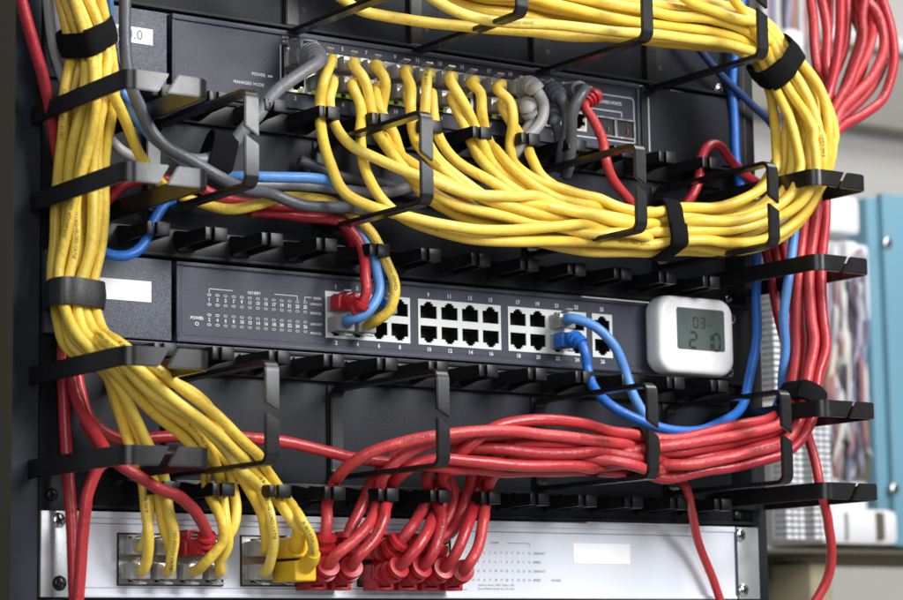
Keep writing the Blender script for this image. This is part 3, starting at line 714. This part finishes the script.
cab('blue cable loop hanging under the middle left flat ring', 'blue', [(172,196,20),(163,205,22),(153,222,24),(143,245,26),(130,255,26),(115,256,24),(100,250,18),(90,240,8)], r=2.8)
cab('blue cable from the upper socket right on the lower switch, arching over', 'lightblue', [(566,318,20),(580,320,26),(597,328,31),(615,347,34),(626,375,33),(632,395,36),(645,418,42),(665,442,36),(690,455,30)], plug=(293.8+14.3*2.5, rows_z('2', True)), up=True, r=2.9)
cab('blue cable with blue boot bending straight down at the lower switch', 'blue', [(574,338,24),(581,343,29),(585,353,31),(587,367,30),(592,385,34),(606,402,42),(635,419,50),(665,429,54),(700,429,54),(730,420,46),(744,405,36),(749,385,30),(754,350,26),(757,310,24),(757,270,24),(755,245,22),(746,215,14),(740,180,6),(736,120,4),(733,60,6),(738,20,8),(741,-40,8)], plug=(293.8+14.3*2.5, rows_z('2', False)), up=False, boot='boot', r=2.9)
cab('light blue cable hanging right of the thermometer in front of dark reds', 'lightblue', [(797,205,60),(794,235,64),(791,260,66),(787,290,66),(784,315,64),(786,345,60),(785,372,56),(780,400,44),(765,425,30),(745,442,22)], r=2.9)
cab('thin navy cable slanting down right behind the top right strap', 'navy', [(680,20,14),(700,50,12),(720,74,10),(745,98,8),(770,122,6),(785,150,0)], r=2.4)
cab('thick grey cable rising to the grey hooded plug of port 1', 'grey', [(318,62,32),(310,68,34),(290,82,34),(272,96,32),(258,115,30),(246,130,28),(232,145,24),(215,158,22),(195,163,22),(170,156,22)], plug=(c1x(1), rows_z('1', True)), up=True, boot='boot', r=3.6)
cab('dark grey cable curving from the top edge behind the left flat ring', 'slate', [(124,-60,26),(125,0,26),(125,40,28),(127,70,32),(135,100,38),(148,128,44),(167,147,48),(192,160,52),(220,176,54),(243,188,48),(270,193,34),(300,204,34),(335,208,32),(365,208,26),(420,214,14)], r=3.2)
cab('mid grey cable lying flat behind the left ring above the yellow one', 'grey', [(190,185,14),(230,186,14),(270,185,15),(310,186,15),(340,190,14),(380,192,12),(420,186,8)], r=3.4)
cab('dark grey cable lying across behind the hanging yellow cables', 'slate', [(300,160,6),(345,178,8),(385,184,8),(430,196,6),(480,205,4)], r=3.0)
cab('whitish cable bending behind the velcro strap at top left', 'lightgrey', [(44,-40,12),(48,0,10),(51,30,8),(56,58,8),(66,84,8),(85,112,8),(105,132,10),(120,150,12),(150,165,14)], r=2.8)
cab('faint blue grey cable hanging deep in the left corner', 'paleblue', [(24,-40,-8),(25,10,-8),(28,60,-8),(38,110,-8),(46,160,-8),(50,200,-8)], r=3.4)
gx = lambda k: CX1[k-1]
cab('light grey cable with ribbed grey boot right of the yellow plugs', 'midgrey', [(536,90,30),(543,104,28),(541,120,27),(532,134,27),(518,148,26),(508,160,22),(500,175,14)], plug=(gx(10), rows_z('1', True)), up=True, boot='boot', r=3.3)
cab('light grey cable from the lower socket right of the yellow plugs', 'midgrey', [(527,108,26),(531,120,24),(524,133,24),(514,146,20),(500,160,14)], plug=(gx(10), rows_z('1', False)), up=False, boot='boot', r=3.1)
cab('dark grey cable hanging from the ribbed slate boot by the red plug', 'slate', [(562,100,32),(566,112,30),(565,132,28),(562,150,26),(560,170,18)], plug=(gx(11), rows_z('1', True)), up=True, boot='boot', r=3.2)
cab('dark grey cable with open strain relief in front of the red plug', 'slate', [(584,90,42),(576,100,42),(570,118,38),(570,140,32),(568,160,28),(563,178,20)], plug=(gx(12), rows_z('1', True)), up=True, boot='boot', r=3.3)
cab('dark grey cable from the ribbed boot in the lower socket by the red plug', 'slate', [(556,122,28),(560,134,26),(560,150,22)], plug=(gx(11), rows_z('1', False)), up=False, boot='boot', r=3.0)

# ---- relaxation: strands that would run through each other are pushed apart
n_all = sum(len(c['pts']) for c in CABS)
Xp = np.zeros((n_all, 3)); cid = np.zeros(n_all, int); rad = np.zeros(n_all); fix = np.zeros(n_all); off = []
k = 0
for ci, c in enumerate(CABS):
    L = len(c['pts']); off.append((k, k+L)); Xp[k:k+L] = [tuple(p) for p in c['pts']]; cid[k:k+L] = ci; rad[k:k+L] = c['r']
    if c['plug']: fix[k:k+{'clear':4,'hood':8,'boot':6,'bigboot':6}[c['boot']]] = 1
    k += L
for (a, b), c in zip(off, CABS):      # strands never lie perfectly even
    L = b-a; sd = random.Random(a).uniform(0, 900)
    for i in range(L):
        e = min(1.0, max(0.0, (i-9)/14.0))
        if fix[a+i] or abs(Xp[a+i][2]-259.5) < 9 or abs(Xp[a+i][2]-54.5) < 9: e = 0
        t_ = i*4.0
        nv = [noise.noise(Vector((t_/34.0, sd, q*7.3)))*2.0+noise.noise(Vector((t_/90.0, sd+50, q*7.3)))*2.9 for q in range(3)]
        Xp[a+i] += np.array(nv)*e*(.75 if c['plug'] else .5)
X0 = Xp.copy(); cp = np.array(CP)
view = X0-cp; view /= np.linalg.norm(view, axis=1)[:, None]
for it in range(46):
    kd = kdtree.KDTree(n_all)
    for i in range(n_all): kd.insert(Xp[i], i)
    kd.balance()
    I, J = [], []
    for i in range(n_all):
        for (_, j, dist) in kd.find_range(Xp[i], rad[i]*2+.8):
            if j > i and cid[j] != cid[i]: I.append(i); J.append(j)
    if not I: break
    I = np.array(I); J = np.array(J); dv = Xp[I]-Xp[J]; dist = np.linalg.norm(dv, axis=1); need = rad[I]+rad[J]-dist
    m = need > 0; I, J, dv, dist, need = I[m], J[m], dv[m], dist[m], need[m]
    if len(I) == 0: break
    u = dv/np.maximum(dist, .3)[:, None]
    push = u*(need*.42)[:, None]
    mv = np.zeros_like(Xp); cnt = np.zeros(n_all)
    np.add.at(mv, I, push); np.add.at(mv, J, -push); np.add.at(cnt, I, 1); np.add.at(cnt, J, 1)
    mv /= np.maximum(1, cnt*.6)[:, None]
    along = (mv*view).sum(1)[:, None]*view
    mv = along*1.15 + (mv-along)*.75
    mv[fix > 0] = 0
    Xp += mv
    for a, b in off:      # smooth the displacement, keep near the drawn line
        dsp = Xp[a:b]-X0[a:b]; sm = dsp.copy(); sm[1:-1] = dsp[1:-1]*.5+(dsp[:-2]+dsp[2:])*.25
        vv = view[a:b]; al = (sm*vv).sum(1)[:, None]*vv; sm = al*.995+(sm-al)*.975
        sm[fix[a:b] > 0] = 0; Xp[a:b] = X0[a:b]+sm
for (a, b), c in zip(off, CABS): c['pts'] = catmull([Vector(p) for p in Xp[a:b]], 2.6)

# ---- plugs
def clear_plug(x, z, up, parent, d1=12.5):
    s = 1 if up else -1
    bm = NB(); box(bm, x-5.8, x+5.8, -6, d1, z-4.1, z+4.1, .8); box(bm, x-5.9, x+5.9, d1-3.6, d1-2.6, z-4.3, z+4.3, .3)
    # latch tongue
    vs = []
    for (dd, zz) in ((4, z+s*4.1), (14.5, z+s*6.9), (14.8, z+s*6.0), (4, z+s*3.95)):
        vs.append([bm.verts.new((x-2.2,-dd,zz)), bm.verts.new((x+2.2,-dd,zz))])
    for k in range(4):
        a, b = vs[k], vs[(k+1)%4]; bm.faces.new((a[0], a[1], b[1], b[0]))
    bm.faces.new([v[0] for v in vs]); bm.faces.new([v[1] for v in vs])
    pl = build('plug', bm, 'clear', parent, auto=40)
    bm = NB()
    cols = ['wire_a','wire_b','wire_c','wire_d']
    for k in range(8):
        xx = x-3.5+k; box(bm, xx-.38, xx+.38, -5, 4.5, z-1.2, z-.4, mi=1+k%3)
        box(bm, xx-.15, xx+.15, -5.5, -2.5, z-3.2, z-1.4, mi=0)
    build('wires', bm, ['gold','wire_o','wire_g','wire_w'], pl)
M['wire_o'] = mat('wire_orange', (.55,.20,.05), .5); M['wire_g'] = mat('wire_green', (.05,.25,.08), .5); M['wire_w'] = mat('wire_white', (.55,.5,.42), .5)
def boot_tube(bm, pts, r, L, big=1.45, ribs=5, start=0.0, slim=1.08):
    """ribbed strain relief along the cable"""
    acc = 0; sub = []; q = resample(pts, .45)
    for i in range(len(q)):
        if i: acc += (q[i]-q[i-1]).length
        if acc >= start and acc <= start+L: sub.append((q[i], acc-start))
    def prof(i):
        t = sub[i][1]/L; base = r*(big+(slim+.12-big)*t); f = (t*ribs) % 1
        if ribs < 2: return base
        return base if f < .52 else base*.5
    tube(bm, [p for p, _ in sub], r, 18, prof=prof)
def square_boot(x, z, d0, d1, up, hood, bm, w=6.8, h=5.2):
    s = 1 if up else -1
    box(bm, x-w, x+w, d0, d1, z-h, z+h, 1.5, seg=3)
    if hood:   # raised guard round the latch, open at the front
        zz0, zz1 = z+s*h*.8, z+s*(h+4.6)
        a, b = min(zz0, zz1), max(zz0, zz1)
        box(bm, x-w*.92, x-w*.55, d0, d1+2, a, b, .7); box(bm, x+w*.55, x+w*.92, d0, d1+2, a, b, .7)
        box(bm, x-w*.92, x+w*.92, d1-6, d1+2, b-1.6 if s > 0 else a, b if s > 0 else a+1.6, .6)
for ci, c in enumerate(CABS):
    pts, r = c['pts'], c['r']
    col = c['col']
    if c['plug']:
        base = pts[0]
        root = empty('network_cable', tuple(base)); tag(root, c['label'], 'cable', c['group'])
    else: root = None
    bm = NB(); tube(bm, pts, r, 14)
    o = build('jacket' if root else 'network_cable', bm, SHADES[col][(ci*7+ci//3) % 4] if col in SHADES else col, root, smooth=True)
    if not root: tag(o, c['label'], 'cable', c['group'])
    c['obj'] = o; c['root'] = root
    if c['plug']:
        x, z = c['plug']; up = c['up']; kind = c['boot']
        bmat = {'red':'redboot','yellow':'yellowboot'}.get(col, col)
        if kind == 'clear': clear_plug(x, z, up, root)
        elif kind == 'hood':
            clear_plug(x, z, up, root, 5)
            bm = NB(); square_boot(x, z, 4.2, 15, up, True, bm, 6.7, 4.9); boot_tube(bm, pts, r, 23, 2.25, 4, 13, 1.75)
            build('boot', bm, bmat, root, auto=50)
        elif kind == 'boot':
            clear_plug(x, z, up, root, 6)
            bm = NB(); square_boot(x, z, 5.5, 15, up, c['label'].startswith(('thick','red cable curving')), bm, 6.3, 4.4); boot_tube(bm, pts, r, 22, 1.95 if col in ('grey','midgrey','slate') else 1.62, 6, 14, 1.4)
            build('boot', bm, bmat, root, auto=50)
        else:
            clear_plug(x, z, up, root, 6)
            bm = NB(); square_boot(x, z, 5, 30, up, False, bm, 6.6, 5.4); boot_tube(bm, pts, r, 26, 2.0, 1, 18, 1.2)
            build('boot', bm, bmat, root, auto=50)
# ---- printing on some jackets
def print_on(c, s, start, size, ang=None, parent=None):
    pts = c['pts']; r = c['r']; L = [0]
    for a, b in zip(pts, pts[1:]): L.append(L[-1]+(b-a).length)
    def at(t):
        t = max(0, min(L[-1]-.01, t)); k = 0
        lo, hi = 0, len(L)-1
        while hi-lo > 1:
            m = (lo+hi)//2
            if L[m] <= t: lo = m
            else: hi = m
        k = lo; f = (t-L[k])/max(1e-6, L[k+1]-L[k]); return pts[k].lerp(pts[k+1], f), (pts[k+1]-pts[k]).normalized()
    p0, t0 = at(start); flip = 1 if t0.dot(Rv) > 0 else -1
    def place(u, v):
        p, t = at(start+u*flip); vw = (CP-p); vw = (vw-t*vw.dot(t)).normalized()
        side = t.cross(vw)*-flip; side = side if side.dot(Uv) > 0 or abs(side.dot(Uv)) < .3 else -side
        a = v/r+.15
        return p+(vw*math.cos(a)+side*math.sin(a))*(r+.12)
    bm = NB(); text_bm(bm, s, size, place, 0, align='LEFT')
    build('printed_text', bm, 'darkink', c['root'] or c['obj'])
rp = random.Random(5)
prt = ['CAT.5E UTP 4PR 24AWG', '1333-6033224 VERIFIED', 'LE UNSHIELDED CAT5E', 'PATCH CABLE 24AWG', '0251 TIA/EIA-568-B']
for i, c in enumerate(CABS):
    if c['col'] in ('yellow','red') and len(c['pts'])*2.6 > 150 and rp.random() < .55:
        tot = len(c['pts'])*2.6
        for kk in range(int(tot//190)+1):
            st = rp.uniform(40, 120)+kk*180
            if st < tot-60: print_on(c, prt[(i+kk) % 5], st, 2.3)

# ---------------------------------------------------------------- straps
def hull(pts):
    pts = sorted(set((round(a, 3), round(b, 3)) for a, b in pts))
    def half(ps):
        h = []
        for p in ps:
            while len(h) > 1 and (h[-1][0]-h[-2][0])*(p[1]-h[-2][1])-(h[-1][1]-h[-2][1])*(p[0]-h[-2][0]) <= 0: h.pop()
            h.append(p)
        return h
    return half(pts)[:-1]+half(pts[::-1])[:-1]
def strap(label, px, py, d, tdir, R, w, th=1.6, m='velcro', reach=5, only=None):
    """band drawn tight round the strands that pass within reach of its centre; tdir = direction of the bundle"""
    c = P(px, py, d); t = (P(px+tdir[0], py+tdir[1], d+(tdir[2] if len(tdir) > 2 else 0))-c).normalized()
    v = (CP-c); v = (v-t*v.dot(t)).normalized(); s_ = t.cross(v); disc = []
    for cb_ in CABS:
        if only and cb_['col'] not in only: continue
        pp_ = cb_['pts']
        for a, b in zip(pp_, pp_[1:]):
            q = a-c
            if abs(q.dot(t)) < w/2+1.5 and abs((b-a).normalized().dot(t)) > .55:
                u_, v_ = q.dot(s_), q.dot(v)
                if math.hypot(u_, v_) < R+reach:
                    disc += [(u_+(cb_['r']+.35)*math.cos(k*math.pi/6), v_+(cb_['r']+.35)*math.sin(k*math.pi/6)) for k in range(12)]
    if len(disc) < 24: disc = [(R*math.cos(k*math.pi/12), R*math.sin(k*math.pi/12)) for k in range(24)]
    H = [Vector((a, b, 0)) for a, b in hull(disc)]; H = resample(H+[H[0]], 2.0)[:-1]
    for _ in range(3): H = [H[k]*.5+(H[k-1]+H[(k+1)%len(H)])*.25 for k in range(len(H))]
    cen = sum(H, Vector((0,0,0)))/len(H); n = len(H); k0 = max(range(n), key=lambda k: H[k].y+H[k].x*.4); H = H[k0:]+H[:k0]
    over = max(3, n//7); seq = [(H[k % n], 0 if k < n-2 else min(1.0, (k-n+2)/3)*(th+.15)) for k in range(n+over)]
    bm = NB(); rows = []
    for k, (p, lift) in enumerate(seq):
        nn2 = (p-cen).normalized(); off_ = .25+lift+.25*noise.noise(Vector((k*.35, px*.1, 0)))
        ctr = c+s_*(p.x+nn2.x*off_)+v*(p.y+nn2.y*off_); nn = s_*nn2.x+v*nn2.y
        tw = t*(.9*noise.noise(Vector((k*.12, py*.1, 3))))
        cup = nn*.5
        rows.append([bm.verts.new(ctr-t*w/2+tw), bm.verts.new(ctr+t*w/2+tw), bm.verts.new(ctr+t*w/2+nn*th*.8+tw), bm.verts.new(ctr+nn*th+cup+tw), bm.verts.new(ctr-t*w/2+nn*th*.8+tw)])
    for a, b in zip(rows, rows[1:]):
        for k in range(5): bm.faces.new((a[k], a[(k+1)%5], b[(k+1)%5], b[k]))
    bm.faces.new(rows[0]); bm.faces.new(rows[-1])
    bmesh.ops.recalc_face_normals(bm, faces=bm.faces)
    es = [e for e in bm.edges if len(e.link_faces) == 2 and e.calc_face_angle(0) > math.radians(50)]
    bmesh.ops.bevel(bm, geom=es, offset=.35, segments=2, affect='EDGES')
    tag(build('cable_strap', bm, m, None, auto=60), label, 'cable strap', 'black straps round the cable bundles')
strap('fuzzy black strap round the yellow cables at the top left corner', 88, 37, 30, (14,50,-6), 15.0, 13)
strap('smooth black rubber strap round the left yellow bundle beside the blank sticker', 72, 296, 23, (1,-50), 14.6, 14, 1.6, 'strap')
strap('fuzzy black strap round grey cables beside the bright upright ring', 214, 172, 20, (40,12), 12, 15, only=('grey','slate','lightgrey'))
strap('fuzzy black strap round the middle of the wide yellow bundle', 665, 232, 60, (50,4), 15.2, 12)
strap('black strap round the yellow bundle where it turns over at top right', 772, 60, 62, (-34,-44), 15.5, 14, reach=8)
strap('black strap round the red bundle on the flat ring right of the thermometer', 807, 403, 68, (16,-45), 12.6, 12, reach=3)
strap('black strap half hidden in the red bundle left of its right upright ring', 636, 450, 58, (45,3), 12.0, 8, reach=1.5)

# ---------------------------------------------------------------- what stands behind, far out of focus
BD = -640
def bgbox(name, label, cat, x0, y0, x1, y1, d, dep, m, bev=4, parent=None, kind=None):
    a, b = P(x0, y0, d), P(x1, y1, d); bm = NB()
    box(bm, min(a.x, b.x), max(a.x, b.x), d-dep, d, min(a.z, b.z), max(a.z, b.z), bev)
    o = build(name, bm, m, parent, auto=40)
    if label: tag(o, label, cat)
    if kind: tag(o, kind=kind)
    return o
M['wall'] = mat('wall_paint', (.50,.49,.47), .8, 0, .2, .2, 40, .10, 3)
M['bgwhite'] = mat('white_plastic', (.72,.73,.76), .5, 0, .4, 0, var=.06, vscale=9)
M['bgblue'] = mat('blue_cabinet', (.15,.32,.42), .45, 0, .5, .1, 60, .18, 3)
M['bggrey'] = mat('warm_grey_board', (.30,.29,.26), .7, 0, .3, .2, 60, .25, 5)
M['beige'] = mat('beige_card', (.42,.36,.25), .8, 0, .2, .2, 60, .15, 6)
M['brownish'] = mat('brown_board', (.11,.10,.07), .8, 0, .2, .2, 60, .2, 5)
bm = NB(); box(bm, -500, 9000, -1200, -1100, -640, 2500); tag(build('wall', bm, 'wall'), kind='structure')
bm = NB(); box(bm, -500, 9000, -1100, 1500, -640, -1480); tag(build('floor', bm, 'bggrey'), kind='structure')
cb = empty('wall_cabinet', tuple(P(900,540,-560))); tag(cb, 'light blue metal cabinet at the right edge behind the rack', 'cabinet')
bgbox('cabinet_body', None, None, 866, 196, 1020, 545, -560, 140, 'bgblue', 6, cb)
bgbox('cabinet_door', None, None, 882, 192, 1020, 549, -553, 10, 'bgblue', 4, cb)
for (x, y) in ((888,243),(895,489)):
    p = P(x, y, -552); bm = NB(); screw(bm, p.x, p.z, -553, 6); build('lock', bm, ['chrome','dark'], cb, auto=35)
tb = empty('terminal_box', tuple(P(845,520,-530))); tag(tb, 'tall white plastic terminal box with a tangle of wires beside the blue cabinet', 'terminal box')
bgbox('backboard', None, None, 814, 236, 869, 515, -540, 40, 'bgwhite', 5, tb)
bgbox('cover', None, None, 812, 190, 862, 236, -520, 90, 'bgwhite', 8, tb)
bgbox('cover', None, None, 846, 242, 872, 322, -530, 60, 'bgwhite', 5, tb)
bgbox('inner_panel', None, None, 838, 322, 872, 480, -534, 6, 'brownish', 2, tb)
wcol = [(.6,.6,.62),(.34,.17,.17),(.2,.22,.34),(.62,.62,.6),(.05,.05,.06),(.35,.33,.45),(.4,.2,.15)]
WM = [mat('thin_wire_%s' % n, c, .5) for n, c in zip(('pale','red','blue','white','black','lilac','brown'), wcol)]
rw = random.Random(9)
for k in range(26):
    x = rw.uniform(826, 866); y0, y1 = rw.uniform(245, 350), rw.uniform(430, 500); q = []
    for j in range(6): q.append(P(x+rw.uniform(-6, 6)*(j/3), y0+(y1-y0)*j/5, -524+rw.uniform(-4, 12)))
    bm = NB(); tube(bm, catmull(q, 12), rw.uniform(1.6, 2.8), 8); build('wire', bm, WM[k % 7], tb, smooth=True)
def block(label, x0, x1, y0, y1, d, rows, ncol):
    t = empty('connection_block', tuple(P((x0+x1)/2, y1, d))); tag(t, label, 'connection block', 'white connection blocks behind the rack')
    a, b = P(x0, y0, d), P(x1, y1, d)
    bm = NB(); box(bm, a.x, b.x, d-40, d, b.z, a.z, 2); build('base', bm, 'wall', t)
    hh = (a.z-b.z)/rows; ww = (b.x-a.x)/ncol; bm = NB()
    for r_ in range(rows):
        for c_ in range(ncol):
            box(bm, a.x+ww*(c_+.12), a.x+ww*(c_+.88), d, d+14, b.z+hh*(r_+.2), b.z+hh*(r_+.8))
    build('terminal_strip', bm, 'bgwhite', t)
block('white connection block seen through the gap under the yellow bundle', 757, 784, 250, 400, -230, 24, 3)
block('white connection block between rack edge and hanging red cable', 770, 794, 405, 541, -330, 22, 3)
block('white connection block to the right of the hanging red cable', 798, 822, 405, 541, -350, 22, 3)
ws = empty('white_socket', tuple(P(860,545,-500))); tag(ws, 'white wall socket unit with dark keyhole at the lower right', 'socket')
bgbox('case', None, None, 822, 507, 900, 546, -500, 80, 'bgwhite', 8, ws)
bgbox('keyhole', None, None, 877, 512, 886, 540, -498, 4, 'brownish', 2, ws)
bgbox('ridge', None, None, 846, 512, 850, 540, -498, 5, 'bggrey', 2, ws)
tag(bgbox('shadow_strip', None, None, 760, 548, 1100, 557, -480, 260, 'brownish', 3), 'dark strip standing in for the shadow below the white socket unit', 'shadow_strip')  # dark brown slab imitates the shadow under the socket unit
tag(bgbox('carton', None, None, 810, 562, 838, 700, -510, 150, 'beige', 6), 'beige carton under the shadow strip left of the grey panel', 'carton')
tag(bgbox('board', None, None, 740, 559, 815, 700, -560, 60, 'brownish', 6), 'brown board standing under the shadow strip next to the rack', 'board')
tag(bgbox('wall_shadow_band', None, None, 700, 100, 1200, 110, -1060, 80, 'bggrey', 6), 'grey band standing in for the shadow across the wall behind the red loops', 'shadow_band')  # darker grey bar imitates a shadow band on the wall
cd = empty('cable_duct', tuple(P(800,60,-640))); tag(cd, 'pale duct with faint coloured wires at the top behind the velcro strap', 'cable duct')
bgbox('trough', None, None, 752, -90, 812, 50, -640, 60, 'bggrey', 8, cd)
bgbox('rounded_end', None, None, 785, 24, 809, 78, -615, 60, 'bgwhite', 14, cd)
for k in range(9):
    x = 764+k*5; q = [P(x+rw.uniform(-3, 3), y, -628) for y in (-90, -50, -15, 20, 48)]
    bm = NB(); tube(bm, catmull(q, 14), 3.2, 8); build('wire', bm, WM[k % 7], cd, smooth=True)
tag(bgbox('pipe', None, None, 828, 40, 1000, 54, -1050, 60, 'bgwhite', 12), 'thick white pipe along the wall behind the red loops', 'pipe')

# ---------------------------------------------------------------- camera, light
cam = bpy.data.cameras.new('camera'); co = bpy.data.objects.new('camera', cam); COL.objects.link(co)
rot = Matrix((Rv, Uv, -Fv)).transposed()
co.matrix_world = Matrix.Translation(CP*MM) @ rot.to_4x4()
cam.sensor_width = 36; cam.lens = FPX/W0*36; cam.clip_start = .05; cam.clip_end = 60
cam.dof.use_dof = True; cam.dof.focus_distance = (P(440,300,50)-CP).dot(Fv)*MM*1.0; cam.dof.aperture_fstop = 13
S.camera = co
def area(name, loc, target, size, power, col, sy=None):
    l = bpy.data.lights.new(name, 'AREA'); l.energy = power; l.color = col; l.size = size
    if sy: l.shape = 'RECTANGLE'; l.size_y = sy
    o = bpy.data.objects.new(name, l); COL.objects.link(o); o.location = loc
    o.rotation_euler = (Vector(target)-Vector(loc)).to_track_quat('-Z','Y').to_euler(); return o
area('key_light', (.75,-1.65,1.05), (.28,0,.12), .85, 43, (1,.985,.96))
area('ring_reflection_light', (.86,-1.50,.56), (.1,-.05,.2), .36, 7.5, (.93,.96,1), .34)  # added area lamp, placed to mirror in the left ring fronts
area('fill_light', (-1.3,-2.0,.6), (.25,0,.15), 1.5, 25, (.94,.96,1))
area('background_light', (1.7,-.5,2.0), (1.15,.6,.1), 1.0, 34, (1,.98,.95))  # added overhead lamp that lights the things behind the rack separately
w = bpy.data.worlds.new('World'); S.world = w; w.use_nodes = True
w.node_tree.nodes['Background'].inputs[0].default_value = (.75,.80,.9,1); w.node_tree.nodes['Background'].inputs[1].default_value = .22
S.view_settings.view_transform = 'Standard'; S.view_settings.look = 'None'; S.view_settings.exposure = 0; S.view_settings.gamma = 1
S.render.film_transparent = False
S.cycles.max_bounces = 10; S.cycles.transparent_max_bounces = 12; S.cycles.use_denoising = True
S.cycles.caustics_reflective = False; S.cycles.caustics_refractive = False
